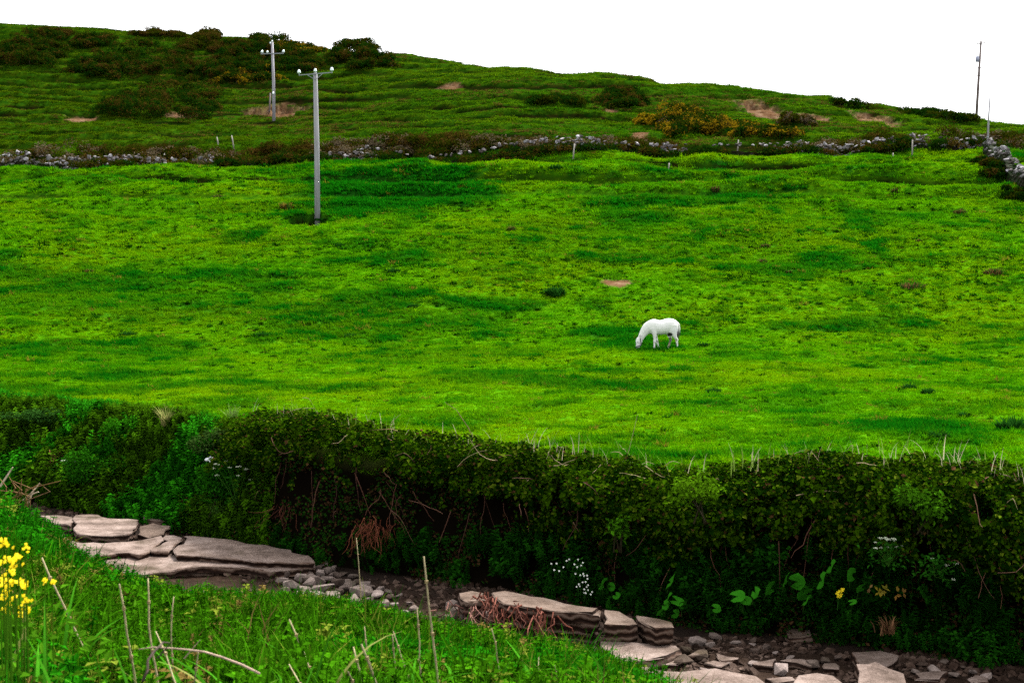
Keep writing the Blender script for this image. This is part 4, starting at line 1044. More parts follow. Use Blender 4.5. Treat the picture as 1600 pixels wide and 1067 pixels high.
# diagonal wall running down the field's right side
def side_wall():
    rs = np.random.default_rng(102)
    A = np.array([ray_ground(1545, 240)[:2], ray_ground(1568, 258)[:2], ray_ground(1600, 292)[:2], ray_ground(1640, 330)[:2], ray_ground(1690, 370)[:2]])
    root = empty('stone_wall', (A[0][0], A[0][1], float(H(A[:1, 0], A[:1, 1])[0]))); rl = np.array(root.location)
    tag(root, 'grey stone wall running down the right edge of the field', 'wall')
    d = np.concatenate([[0], np.cumsum(np.linalg.norm(np.diff(A, axis=0), axis=1))])
    def at(t): return np.array([np.interp(t, d, A[:, 0]), np.interp(t, d, A[:, 1])])
    for i in range(280):
        t = d[-1] * rs.random() ** 1.0; p = at(t); s = rs.uniform(.28, .55); h = 1.25 - 1.1 * rs.random() ** 1.6
        off = rs.uniform(-.35, .35)
        q = p + np.array([off, -off * .3]); z = float(H(q[:1], q[1:])[0]) + h
        o = obj('stone', WALL_STONES[rs.integers(8)], root, np.array([q[0], q[1], z]) - rl); o.scale = (s, s * 1.1, s * rs.uniform(.7, 1.2)); o.rotation_euler = (rs.normal() * .3, rs.normal() * .3, rs.uniform(0, 6.28))
    ts = np.linspace(0, d[-1], 60); P = np.array([at(t) for t in ts]); g = H(P[:, 0], P[:, 1])
    V = np.concatenate([np.stack([P[:, 0] + o, P[:, 1] - .3 * o, g + h * .75 + .1 * rs.normal(size=60) * (h > 0)], -1) for o, h in [(-.55, -.3), (-.32, 1.05), (.32, 1.05), (.5, -.3)]]) - rl
    n = 60; i = np.arange(n - 1); F = np.concatenate([np.stack([r * n + i, r * n + i + 1, (r + 1) * n + i + 1, (r + 1) * n + i], -1) for r in range(3)])
    obj('rubble_core', mesh_data('rubble_core', V, F, M['core']), root)
side_wall()

# ------------------------------------------------------------------ bushes on the hill
C_OL = np.array([.017, .024, .001]); C_BR = np.array([.038, .024, .004]); C_YE = np.array([.14, .090, .003]); C_GR = np.array([.005, .021, .001]); C_GY = np.array([.075, .058, .034])
def hill_bush(px, py, wpx, hpx, mixc, label, seed, name='gorse_bush', cat='bush', group='bushes on the hill', up=1.0, sz=(.16, .30), n=None, fy=None, asp=.6, deep=1.2):
    """py is the foot of the bush in view; lobes spread over the slope"""
    rs = np.random.default_rng(seed); g = ray_ground(px, py, H, 60)
    if fy is not None: g = np.array([(px - 800) / FOC * fy, fy, float(H(np.array([(px - 800) / FOC * fy]), np.array([fy]))[0])])
    y = g[1]; m = y / FOC
    w = wpx * m * 1.12; root = empty(name, g); nl = max(6, int(wpx / 7))
    e = ray_ground(px, max(py - hpx * .92, 34), H, 60); depth = max(.8, min(e[1] - y, 22.)) if fy is None else deep
    # the bush is a heap of rounded shoots-clumps, each lit on top and dark beneath
    nl = int(np.clip(w * depth * .9, 7, 90)); lx = rs.uniform(-.46, .46, nl) * w; ly = rs.random(nl) * depth * np.sqrt(np.clip(1 - (lx / (w * .52)) ** 2, .08, 1))
    lz = H(g[0] + lx, y + ly) - g[2]
    edge = np.clip(1.25 - (lx / (w * .5)) ** 2, .35, 1)
    hm = np.clip(hpx * m * .40, .6, 1.9) * up
    cz = lz + hm * edge * rs.uniform(.25, .75, nl)
    rad = np.clip(.22 * min(w, 5), .4, .95) * rs.uniform(.65, 1.25, nl)
    lr = np.stack([rad * 1.15, rad, np.minimum(rad * .85, hm * .8)], -1)
    n = n or int(nl * 210 + 500); k = rs.integers(0, nl, n)
    d = rs.normal(size=(n, 3)); d[:, 2] = np.where(rs.random(n) < .75, np.abs(d[:, 2]), d[:, 2]); d /= np.linalg.norm(d, axis=1, keepdims=True)
    P = np.stack([lx, ly, cz], -1)[k] + d * lr[k] * rs.uniform(.72, 1.06, (n, 1))
    P[:, 2] = np.maximum(P[:, 2], H(g[0] + P[:, 0], y + P[:, 1]) - g[2] + .02)
    wgt = np.array([c[1] for c in mixc]); cs = np.array([c[0] for c in mixc])
    # colour in clumps: each shoot cluster takes one of the bush's hues
    cl = fbm(P[:, 0] * 1.1 + 50, P[:, 1] * 1.1 + P[:, 2] * 1.3 + 50, seed % 40, 3); cl = np.clip((cl - .28) / .44 + rs.normal(size=n) * .12, 0, .999)
    c = cs[np.searchsorted(np.cumsum(wgt / wgt.sum()), cl)] * rs.uniform(.6, 1.3, (n, 1))
    ln = rs.uniform(*sz, n); A = Acc()
    V, F, T = leaves(P - d * ln[:, None] * .4, d * .6 + [0, -.1, .5] + rs.normal(size=(n, 3)) * .5, ln, ln * asp, c, rs); A.add(V, F, T)
    obj('foliage', A.mesh('gorse_foliage', M['leaf']), root)
    for i in range(3):
        A = Acc(); V, F = tube([(lx[i], ly[i], lz[i] - .2), (lx[i] * .95, ly[i], lz[i] + lr[i, 2] * .7)], [.06, .03], 5); A.add(V, F, (.05, .035, .02)); obj('stem', A.mesh('stem', M['bark']), root)
    return tag(root, label, cat, group)
DK = [(C_GR, .48), (C_OL, .38), (C_BR, .14)]; BR = [(C_OL, .6), (C_BR, .4)]; YB = [(C_GR, .3), (C_OL, .35), (C_BR, .13), (C_YE, .22)]; YL = [(C_OL, .2), (C_YE, .8)]; GN = [(C_GR, .6), (C_OL, .4)]; GY = [(C_OL, .4), (C_BR, .25), (C_GY, .35)]
BUSHES = [
 (225, 190, 170, 66, DK, 'largest dark gorse bush, wide and domed, over the bare earth scars'),
 (20, 105, 110, 46, DK, 'dark brown gorse at the far upper left of the hill'),
 (75, 63, 62, 16, BR, 'brown gorse on the skyline above the far upper left gorse'),
 (135, 78, 66, 22, DK, 'dark gorse between two brown ones under the skyline'),
 (200, 122, 180, 46, DK, 'broad band of dark gorse above the largest domed bush'),
 (140, 126, 80, 30, DK, 'dark gorse at the end of the broad band'),
 (245, 60, 74, 9, BR, 'low brown scrub along the skyline'),
 (320, 63, 34, 12, BR, 'small rounded brown bush alone on the skyline'),
 (308, 88, 60, 24, BR, 'rusty gorse below the small skyline bush'),
 (350, 128, 90, 40, DK, 'dark gorse beside the broad band, before the back pole'),
 (400, 96, 110, 34, DK, 'dark gorse mass behind the head of the back pole'),
 (385, 135, 90, 24, YB, 'yellowish gorse low in the thicket behind the back pole'),
 (462, 88, 80, 14, YB, 'orange-flowered gorse strip on the skyline'),
 (450, 118, 80, 26, DK, 'dark gorse between the two poles'),
 (548, 100, 62, 34, DK, 'tall dark bush clump standing on the skyline'),
 (580, 112, 60, 26, DK, 'lower shoulder of the skyline bush clump'),
 (978, 172, 62, 26, DK, 'dark green gorse alone in mid hillside'),
 (1027, 198, 40, 17, YL, 'bright yellow flowering gorse bush'),
 (1105, 216, 112, 42, YB, 'large gorse bush flecked with yellow flowers'),
 (1062, 212, 40, 20, GY, 'greyish bush between the yellow gorse and the large flecked one'),
 (1195, 218, 90, 22, YB, 'low olive gorse beside the large flecked bush'),
 (1245, 200, 50, 12, GY, 'small grey-topped bush on the upper right slope'),
 (1500, 192, 60, 12, GN, 'low green scrub under the far right skyline pole'),
 (870, 165, 70, 10, GN, 'flat dark green scrub on the middle terraces'),
 (1340, 170, 60, 8, GN, 'thin green scrub strip above the bare bank'),
]
for i, (px, py, w, h, mc, lab) in enumerate(BUSHES): hill_bush(px, py, w, h, mc, lab, 600 + i, up=2.0 if i in (7, 14) else 1.25)
MOUNDS = [
 (60, 240, 180, 18, GY, 'grey-brown bramble mound behind the leftmost exposed wall'), (190, 236, 160, 18, BR, 'brown bramble mound behind the second stretch of wall'), (270, 230, 190, 24, GY, 'grey grassy mound below the bare earth scars'),
 (440, 230, 150, 26, BR, 'brown bramble mound crossed by the front pole'), (560, 232, 160, 24, GY, 'grey-brown bramble mound just past the front pole'), (680, 232, 150, 22, BR, 'brown bramble along the wall in the middle'),
 (800, 226, 170, 20, GY, 'pale grey dead bramble band along the wall'), (940, 224, 150, 20, GY, 'grey bramble behind the exposed central wall stones'), (1010, 222, 80, 14, BR, 'brown bramble below the bright yellow gorse'),
 (1310, 222, 100, 16, GY, 'grey dome of dead bramble behind the right wall'), (1400, 222, 90, 10, BR, 'low brown bramble behind the right wall'), (1490, 224, 110, 16, GY, 'grey bramble just before the wall corner'), (1590, 226, 60, 16, GY, 'grey bramble beyond the wall corner')]
for i, (px, py, w, h, mc, lab) in enumerate(MOUNDS): hill_bush(px, py, w, h, mc, lab, 640 + i, 'bramble_mound', 'bramble', 'brambles along the hill wall', 1.5, (.12, .24), fy=111.4, deep=5.5)
FRONT = [(160, 258, 60, 6), (300, 258, 100, 16), (400, 256, 120, 22), (470, 256, 80, 20), (640, 252, 110, 18), (740, 248, 120, 18), (830, 246, 100, 16), (985, 246, 100, 18), (1090, 244, 60, 14), (1150, 243, 120, 16), (1405, 242, 40, 14), (1500, 244, 90, 16), (1255, 244, 60, 8), (1345, 243, 40, 10)]
for i, (px, py, w, h) in enumerate(FRONT):
    hill_bush(px, py, w * 1.35, h * 1.15, DK if i % 2 else [(C_GR, .5), (C_OL, .35), (C_BR, .15)], ['dark bramble growing over the face of the wall, %s' % t for t in ('left of the front pole', 'below the two leaning stakes', 'left beside the front pole', 'behind the front pole', 'right of the front pole', 'in the middle of the hill', 'left of the central wall stones', 'right of the central wall stones', 'below the grey bush', 'below the large flecked gorse', 'by the tall pale post', 'before the wall corner', 'under the right wall stones', 'beside the right wall stones')][i], 670 + i, 'bramble', 'bramble', 'brambles on the wall face', 1.25, (.12, .24), fy=float(wall_y(px)) - 1.0)
for i, (px, py, w, h, lab) in enumerate([(1570, 285, 50, 24, 'dark bramble at the foot of the diagonal side wall'), (1555, 262, 36, 18, 'dark bramble in the angle of the two walls'), (1600, 318, 40, 26, 'dark bramble at the picture edge below the side wall')]):
    hill_bush(px, py, w, h, DK, lab, 690 + i, 'bramble', 'bramble', 'brambles by the side wall', .8, (.14, .3))

# ------------------------------------------------------------------ posts and poles
def wood_mat(name, a, b_, sc):
    m, nt, out = nodes(name); b = principled(nt, out, .8, .15); tc = N(nt, 'ShaderNodeTexCoord')
    mp = N(nt, 'ShaderNodeMapping'); mp.inputs['Scale'].default_value = (sc, sc, sc * .06); nt.links.new(tc.outputs['Object'], mp.inputs[0])
    n = noise_n(nt, 1, 6, mp.outputs[0], .65)
    nt.links.new(ramp_n(nt, n.outputs['Fac'], [(.3, a), (.7, b_)]).outputs[0], b.inputs['Base Color']); bump_n(nt, b, n.outputs['Fac'], .3, .02); return m
M['pole'] = wood_mat('weathered_pole', (.15, .145, .15), (.28, .275, .30), 9)
M['pole_dark'] = wood_mat('tarred_pole', (.07, .055, .05), (.15, .12, .11), 9)
M['post'] = wood_mat('bleached_post', (.16, .145, .12), (.30, .28, .25), 20)
def simple(name, c, rough=.5, spec=.4, metal=0.):
    m, nt, out = nodes(name); b = principled(nt, out, rough, spec); b.inputs['Base Color'].default_value = (*c, 1); b.inputs['Metallic'].default_value = metal
    n = noise_n(nt, 12, 4); nt.links.new(mix_n(nt, n.outputs['Fac'], c, tuple(x * .75 for x in c)), b.inputs['Base Color']); return m
M['glass'] = simple('insulator_glaze', (.62, .72, .70), .25, .6)
M['steel'] = simple('galvanised_steel', (.16, .18, .18), .5, .4, .4)
M['box'] = simple('grey_transformer', (.24, .26, .34), .5, .4)
def tmesh(P, r, k, mat, smooth=True):
    V, F = tube(P, r, k); A = Acc(); A.add(V, F, (1, 1, 1)); return A.mesh('tube', mat, smooth)
def lathe(prof, k, mat):
    prof = np.array(prof); th = np.arange(k) * 6.2832 / k; n = len(prof)
    V = np.stack([prof[:, 0:1] * np.cos(th), prof[:, 0:1] * np.sin(th), np.repeat(prof[:, 1:2], k, 1)], -1).reshape(-1, 3)
    i = np.arange(n - 1)[:, None] * k; j = np.arange(k)[None]; j2 = (j + 1) % k
    return mesh_data('insulator', V, np.stack([i + j, i + j2, i + k + j2, i + k + j], -1).reshape(-1, 4), mat, None, True)
INS = lathe([(.0, 0), (.03, 0), (.03, .06), (.11, .07), (.125, .12), (.09, .16), (.10, .19), (.07, .25), (.03, .28), (0, .285)], 12, M['glass'])
def insulator(parent, loc, s=1.0, rot=(0, 0, 0)):
    o = obj('insulator', INS, parent, loc); o.scale = (s,) * 3; o.rotation_euler = rot
    p = obj('pin', tmesh([(0, 0, -.14), (0, 0, .05)], .015, 6, M['steel']), o); return o
def beam(parent, name, a, b, w, h, mat):
    a = np.array(a, float); b = np.array(b, float); d = (b - a) / np.linalg.norm(b - a); s = np.cross(d, [0, 0, 1.]); s /= np.linalg.norm(s); u = np.cross(s, d)
    V = np.array([p + s * i * w / 2 + u * j * h / 2 for p in (a, b) for i, j in ((-1, -1), (1, -1), (1, 1), (-1, 1))])
    F = np.array([[0, 1, 2, 3], [7, 6, 5, 4], [0, 4, 5, 1], [1, 5, 6, 2], [2, 6, 7, 3], [3, 7, 4, 0]])
    return obj(name, mesh_data(name, V, F, mat), parent)
GP = 'electricity poles on the hill'
# front pole
g = ground_at(496, 350); H1 = 230 * g[1] / FOC
p = empty('utility_pole', g); tag(p, 'tall grey wooden electricity pole standing in the field', 'utility pole', GP)
obj('pole', tmesh([(0, 0, -.8), (.0, 0, H1 * .5), (-.06, 0, H1 - .12), (-.06, 0, H1 - .05)], [.185, .165, .135, .10], 14, M['pole']), p)
beam(p, 'crossarm', (-1.1, -.17, H1 - .22), (1.05, -.17, H1 - .05), .07, .06, M['steel'])
beam(p, 'brace', (-.55, -.19, H1 - .2), (-.06, -.17, H1 - .5), .05, .04, M['steel']); beam(p, 'brace', (.45, -.19, H1 - .12), (-.02, -.17, H1 - .5), .05, .04, M['steel'])
insulator(p, (-1.08, -.17, H1 - .15)); insulator(p, (1.03, -.17, H1 + .0)); insulator(p, (-.06, 0, H1 - .03), .9)
for k in range(3): obj('rust_band', tmesh([(0, 0, 1.1 + k * .03), (0, 0, 1.12 + k * .03)], .176, 14, M['steel']), p)
# back pole
g = ground_at(428, 189); k2 = g[1] / FOC; H2 = 120 * k2
p = empty('utility_pole', g); tag(p, 'slender grey electricity pole beyond the wall with a low crossarm', 'utility pole', GP)
obj('pole', tmesh([(0, 0, -.8), (0, 0, H2 * .5), (-.1, 0, H2)], [.19, .165, .13], 12, M['pole']), p)
beam(p, 'crossarm', (-1.35, -.18, H2 - 18 * k2), (1.2, -.18, H2 - 17 * k2), .10, .10, M['steel'])
insulator(p, (-1.25, -.18, H2 - 17.2 * k2), 1.3, (0, .25, 0)); insulator(p, (-.6, -.18, H2 - 17.2 * k2), 1.1, (0, -.1, 0)); insulator(p, (1.12, -.18, H2 - 16.6 * k2), 1.3, (0, .2, 0))
insulator(p, (-.1, 0, H2), .9); insulator(p, (-.28, -.1, H2 - 3 * k2), .9); beam(p, 'bracket', (-.3, -.1, H2 - 3.3 * k2), (-.08, -.05, H2 - 3.3 * k2), .05, .05, M['steel'])
obj('marker_plate', tmesh([(-.02, -.22, 44 * k2 - .3), (-.02, -.22, 44 * k2 + .0)], .1, 4, M['glass']), p)
g2 = ground_at(421, 176); o = empty('brace_post', g2); tag(o, 'short dark leaning post beside the back pole', 'post')
obj('post', tmesh([(0, 0, -.3), (.12, 0, 28 * g2[1] / FOC)], [.11, .09], 8, M['pole_dark']), o); beam(o, 'wedge', (-.15, -.1, 0.0), (.15, -.1, .12), .1, .08, M['pole_dark'])
# skyline pole with transformer
g = ground_at(1525, 186); k3 = g[1] / FOC; H3 = 119 * k3
p = empty('utility_pole', g); tag(p, 'leaning skyline pole with a small transformer box', 'utility pole', GP)
lean = 5.5 * k3
obj('pole', tmesh([(0, 0, -.8), (lean * .5, 0, H3 * .5), (lean, 0, H3)], [.16, .14, .11], 10, M['pole_dark']), p)
beam(p, 'crossarm', (lean - .5, -.12, H3 - .35), (lean + .6, -.12, H3 - .12), .1, .1, M['pole_dark']); beam(p, 'brace', (lean + .62, -.12, H3 - .1), (lean + .5, -.12, H3 - .3), .05, .05, M['pole_dark'])
insulator(p, (lean, 0, H3), .8); insulator(p, (lean - .45, -.12, H3 - .3), .5); insulator(p, (lean + .5, -.12, H3 - .1), .5)
bx = lean * .8
t = obj('transformer', tmesh([(bx - .32, -.1, H3 - 32 * k3), (bx - .32, -.1, H3 - 23.5 * k3)], .2, 10, M['box']), p); obj('bushing', tmesh([(bx - .32, -.1, H3 - 23.6 * k3), (bx - .32, -.1, H3 - 22.4 * k3)], .05, 6, M['glass']), t)
for dz in (-41, -53): beam(p, 'bracket', (lean * (1 + dz / 119) - .25, -.12, H3 + dz * k3), (lean * (1 + dz / 119) + .3, -.12, H3 + dz * k3 + .03), .07, .08, M['pole_dark'])
# bare pole at the wall corner
g = ground_at(1539, 238); k4 = g[1] / FOC; p = empty('bare_pole', g + np.array([0, -.5, 0])); tag(p, 'thin bare pale pole rising from the corner of the walls', 'pole')
obj('shaft', tmesh([(0, 0, -.3), (.06, 0, 50 * k4), (.15, 0, 98 * k4)], [.085, .07, .04], 8, M['pole']), p); obj('tie', tmesh([(.02, -.0, 1.0), (.02, 0, 1.1)], .10, 8, M['steel']), p)
# fence posts and stakes
POSTS = [(106, 259, 14, 0, 'weathered post among the leftmost wall stones'), (259, 254, 12, .15, 'leaning stake beside the thin stretch of wall'), (344, 227, 11, -.2, 'first of two leaning white stakes left of the back pole'), (368, 229, 15, -.22, 'second, taller leaning white stake left of the back pole'),
 (566, 248, 14, .08, 'short post among the wall stones right of the front pole'), (895, 244, 17, .12, 'pale leaning post in the central exposed wall'), (1025, 236, 10, .05, 'small post left of the stones below yellow gorse'), (1150, 234, 13, .1, 'pale post under the large flecked gorse'), (1341, 240, 17, 0, 'grey post against the right wall stones'), (1421, 240, 19, 0, 'tallest bright post by the right wall'), (1508, 233, 12, 0, 'small post before the wall corner'), (1391, 246, 5, 0, 'tiny white stake in the field below the right wall'), (1043, 264, 7, .1, 'tiny white stake in the field below the central wall'), (1571, 246, 9, 0, 'small post behind the diagonal side wall')]
for (px, py, h, ln, lab) in POSTS:
    g = ground_at(px, py); m = g[1] / FOC; o = empty('fence_post', g + np.array([0, -.75, 0])); hh = h * m
    obj('post', tmesh([(0, 0, -.3), (ln * hh * .5, 0, hh * .5), (ln * hh, 0, hh)], [.06, .055, .05], 7, M['post']), o); obj('cap', tmesh([(ln * hh, 0, hh - .005), (ln * hh, 0, hh + .05)], [.045, .02], 7, M['post']), o)
    tag(o, lab, 'post', 'posts along the hill wall')

# ------------------------------------------------------------------ clumps in the field
def clump(px, py, wpx, hpx, lab, seed, colr=(.008, .045, .004), tips=None, kind='grass_clump', leafy=False):
    rs = np.random.default_rng(seed); g = ground_at(px, py); m = g[1] / FOC; w = wpx * m; h = hpx * m * 1.15; o = empty(kind, g); A = Acc()
    n = 240
    for i in range(n):
        r = w * .42 * math.sqrt(rs.random()); a = rs.uniform(0, 6.28); az = a + rs.normal() * .5
        V, F = blade((r * math.cos(a), r * math.sin(a) * .8, -.05), az, h * rs.uniform(.6, 1.15) * (1.15 - .5 * r / (w * .42)), (.05 if leafy else .022) * (1 + g[1] / 90), rs.uniform(.1, .6), rs.uniform(.2, 1.2), 3)
        c = np.array(colr) * rs.uniform(.5, 1.5)
        if tips is not None and rs.random() < .45: c = np.array(tips) * rs.uniform(.6, 1.2)
        A.add(V, F, c)
    obj('blades', A.mesh('blades', M['leaf']), o); return tag(o, lab, 'grass clump', 'coarse clumps in the field')
BRN = (.10, .05, .02)
CL = [(868, 461, 36, 15, 'dark leafy clump left of the tan patch', None, 1), (1115, 614, 26, 12, 'round dark clump down-field from the horse', None, 0), (1420, 608, 28, 12, 'left one of a pair of dark clumps right of the horse', None, 0), (1450, 615, 24, 12, 'right one of a pair of dark clumps right of the horse', None, 0),
 (1510, 651, 26, 12, 'dark clump between the pair and the hedge at far right', None, 0), (1582, 673, 54, 24, 'big leafy dock clump at the right edge', None, 1), (1466, 683, 40, 14, 'dark clump in the lush patch above the hedge', None, 0), (1098, 540, 20, 7, 'low dark clump just behind the horse tail', None, 0),
 (1191, 411, 16, 8, 'brown-tipped clump, lower of two above the horse', BRN, 0), (1196, 387, 16, 8, 'brown-tipped clump, upper of two above the horse', BRN, 0), (1232, 427, 12, 7, 'small brown clump right of the two above the horse', BRN, 0), (1426, 450, 46, 12, 'ragged row of brown clumps on the right slope', BRN, 0),
 (1553, 429, 32, 13, 'dark brown clump near the right edge of the slope', BRN, 0), (1435, 378, 14, 6, 'small brown clump on the upper right slope', BRN, 0), (1398, 301, 14, 8, 'dark rusty clump below the tallest bright post', BRN, 0), (1500, 334, 22, 9, 'brown clump below the wall corner', BRN, 0), (1117, 299, 16, 9, 'dark rusty clump below the large flecked gorse', BRN, 0),
 (799, 361, 14, 9, 'rusty clump in the middle of the upper field', BRN, 0), (615, 425, 24, 8, 'dark flat clump right of the front pole', None, 0), (530, 385, 16, 6, 'dark clump at the front pole side, down-slope', None, 0), (868, 264, 24, 8, 'dark clump under the central wall', None, 0), (906, 356, 26, 7, 'dark green clump up-slope of the tan patch', None, 0),
 (342, 309, 26, 6, 'brown clump on the slope left of the front pole', BRN, 0), (447, 327, 22, 13, 'rusty tussock just left of the front pole foot', (.20, .10, .02), 0), (1375, 431, 12, 6, 'small dark clump along the sheep track', None, 0), (410, 525, 40, 9, 'wide dark clump in the lush left field', None, 0), (550, 527, 34, 9, 'wide dark clump below the front pole', None, 0), (200, 524, 34, 9, 'wide dark clump in the far left field', None, 0), (645, 480, 20, 7, 'dark clump up-slope of the lush middle band', None, 0), (140, 425, 16, 6, 'small straw tuft in the left field', (.2, .14, .03), 0),
 (362, 335 + 240, 18, 6, 'small dark clump near the hedge in the left field', None, 0), (940, 480, 20, 5, 'low clump up-slope of the horse', None, 0), (1280, 475, 14, 5, 'small clump right of the horse, up-slope', None, 0), (500, 352, 26, 5, 'rough grass collar around the front pole foot', None, 0)]
for i, (px, py, w, h, lab, tp, lf) in enumerate(CL): clump(px, py, w, h, lab, 720 + i, tips=tp, leafy=bool(lf))

# ------------------------------------------------------------------ the horse
def ell_tube(pts, k=18):
    """pts: (x, y, z, half thickness in the body's plane, half width) along a line in the xz plane"""
    P = np.array([p[:3] for p in pts], float); hh = np.array([p[3] for p in pts]); hw = np.array([p[4] for p in pts])
    t = np.linspace(0, len(P) - 1, (len(P) - 1) * 4 + 1); i = np.arange(len(P))
    def sm(a): return pchip(i, a, t)
    P = np.stack([sm(P[:, j]) for j in range(3)], -1); hh = sm(hh); hw = sm(hw)
    T = np.gradient(P, axis=0); T /= np.linalg.norm(T, axis=1, keepdims=True)
    B = np.array([0, 1., 0]) - T * T[:, 1:2]; B /= np.linalg.norm(B, axis=1, keepdims=True); A = np.cross(B, T)
    th = np.arange(k) * 2 * np.pi / k; n = len(P)
    V = P[:, None] + hh[:, None, None] * np.cos(th)[None, :, None] * A[:, None] + hw[:, None, None] * np.sin(th)[None, :, None] * B[:, None]
    ii = np.arange(n - 1)[:, None] * k; j = np.arange(k)[None]; j2 = (j + 1) % k
    F = np.stack([ii + j, ii + j2, ii + k + j2, ii + k + j], -1).reshape(-1, 4)
    V = np.concatenate([V.reshape(-1, 3), P[:1] - T[:1] * hh[0] * .5, P[-1:] + T[-1:] * hh[-1] * .5]); c = n * k
    t0 = np.stack([np.full(k, c), np.roll(np.arange(k), -1), np.arange(k)], -1); t1 = np.stack([np.full(k, c + 1), (n - 1) * k + np.arange(k), (n - 1) * k + np.roll(np.arange(k), -1)], -1)
    return V, [F, np.concatenate([t0, t1])]
def horse():
    g = ground_at(1028, 547); A = Acc()
    root = empty('horse', g - np.array([0, 0, .035])); tag(root, 'white pony with dark muzzle and halter, grazing in the field', 'horse')
    def add(pts):
        V, F = ell_tube(pts); A.add(V, F, (1, 1, 1))
    add([(-.50, 0, .96, .09, .08), (-.42, 0, .98, .22, .17), (-.30, 0, 1.01, .315, .21), (-.18, 0, 1.045, .325, .215), (0, 0, 1.005, .31, .25), (.2, 0, 1.01, .315, .26), (.40, 0, 1.06, .335, .26), (.58, 0, 1.085, .31, .25), (.74, 0, 1.09, .25, .21), (.85, 0, 1.08, .13, .11)])
    add([(-.16, 0, 1.12, .22, .10), (-.30, 0, 1.06, .27, .13), (-.46, 0, .97, .25, .135), (-.60, 0, .82, .195, .115), (-.70, 0, .66, .155, .095), (-.77, 0, .52, .13, .085)])
    add([(-.79, 0, .57, .09, .07), (-.815, 0, .49, .135, .09), (-.835, 0, .39, .145, .095), (-.86, 0, .28, .11, .075), (-.878, 0, .18, .082, .062), (-.885, 0, .10, .08, .06), (-.885, 0, .055, .06, .05)])
    for s in (-1, 1): add([(-.80, s * .055, .57, .035, .03), (-.775, s * .085, .63, .03, .02), (-.74, s * .10, .69, .008, .008)])
    L = -.125; Rr = .125
    add([(-.26, L, 1.0, .17, .10), (-.19, L, .82, .125, .09), (-.165, L, .64, .08, .07), (-.165, L, .50, .058, .052), (-.165, L, .40, .060, .054), (-.175, L, .33, .044, .042), (-.18, L, .2, .038, .036), (-.185, L, .125, .050, .044), (-.20, L, .07, .046, .044), (-.215, L, .03, .065, .058), (-.22, L, .005, .07, .06)])
    add([(-.24, Rr, 1.0, .17, .10), (-.13, Rr, .80, .115, .085), (-.075, Rr, .62, .075, .066), (-.05, Rr, .50, .057, .052), (-.03, Rr, .41, .06, .054), (-.01, Rr, .33, .043, .042), (.03, Rr, .2, .038, .036), (.055, Rr, .13, .05, .044), (.068, Rr, .075, .046, .044), (.07, Rr, .03, .065, .058), (.068, Rr, .005, .07, .06)])
    add([(.60, L, 1.12, .24, .13), (.62, L, .95, .235, .13), (.66, L, .78, .17, .11), (.71, L, .65, .105, .08), (.76, L, .55, .068, .058), (.80, L, .48, .068, .05), (.81, L, .40, .05, .044), (.82, L, .26, .042, .04), (.84, L, .15, .052, .046), (.845, L, .085, .046, .044), (.845, L, .03, .065, .058), (.845, L, .005, .07, .06)])
    add([(.56, Rr, 1.1, .24, .13), (.54, Rr, .92, .22, .13), (.53, Rr, .76, .16, .11), (.54, Rr, .63, .10, .08), (.56, Rr, .54, .066, .056), (.575, Rr, .47, .066, .05), (.555, Rr, .39, .05, .044), (.52, Rr, .25, .042, .04), (.495, Rr, .14, .052, .046), (.48, Rr, .08, .046, .044), (.47, Rr, .03, .065, .058), (.468, Rr, .005, .07, .06)])
    add([(.40, 0, .74, .05, .05), (.50, 0, .70, .06, .05), (.56, 0, .72, .03, .03)])
    me0 = A.mesh('body', None); tmp = bpy.data.objects.new('body', me0); col.objects.link(tmp)
    md = tmp.modifiers.new('r', 'REMESH'); md.mode = 'VOXEL'; md.voxel_size = .016; md.use_smooth_shade = True
    sm = tmp.modifiers.new('s', 'SMOOTH'); sm.iterations = 5; sm.factor = .5
    dg = bpy.context.evaluated_depsgraph_get(); me = bpy.data.meshes.new_from_object(tmp.evaluated_get(dg)); bpy.data.objects.remove(tmp)
    me.name = 'body'
    for p_ in me.polygons: p_.use_smooth = True
    n = len(me.vertices); co = np.empty(n * 3, np.float32); me.vertices.foreach_get('co', co); co = co.reshape(-1, 3)
    x, y, z = co.T
    c = np.tile(np.array([.60, .59, .58]), (n, 1))
    def spot(cx, cz, rx, rz, colr, yc=None, amt=1.):
        nonlocal c
        r = ((x - cx) / rx) ** 2 + ((z - cz) / rz) ** 2 + .5 * (fbm(x * 9, z * 9 + y * 7, 251, 3) - .5)
        k = amt * (1 - smooth01(.6, 1.2, r))
        if yc is not None: k = k * (np.sign(y) == yc)
        c = c * (1 - k[:, None]) + np.array(colr) * k[:, None]
    spot(-.89, .05, .14, .075, (.035, .03, .03))             # dark muzzle
    spot(.50, .71, .10, .09, (.03, .028, .028))              # dark skin between the thighs
    spot(.555, .45, .09, .14, (.07, .06, .055), 1, .9)       # far hind leg: dark smudge with its shade painted in
    spot(.53, .22, .08, .14, (.25, .17, .09), 1, .8)
    spot(.78, .48, .05, .07, (.16, .12, .08), -1, .7)
    spot(.70, .92, .16, .18, (.58, .57, .60), -1, .4)
    spot(-.165, .36, .06, .03, (.35, .28, .24), -1, .5)
    spot(-.02, .40, .06, .05, (.18, .16, .16), 1, .7)
    spot(-.77, .64, .07, .06, (.16, .14, .14), None, .7)     # ears
    for hx in (-.22, .07, .845, .468): spot(hx, .0, .11, .05, (.62, .60, .42), None, .8)
    a = me.attributes.new('tint', 'FLOAT_COLOR', 'POINT'); t4 = np.ones((n, 4), np.float32); t4[:, :3] = c; a.data.foreach_set('color', t4.ravel())
    me.materials.clear(); me.materials.append(tint_mat('pony_coat', .65, .15, 14, .12, .08, .01))
    body = obj('body', me, root)
    coat = tint_mat('pony_hair', .7, .1, 40, .3, .2, .01)
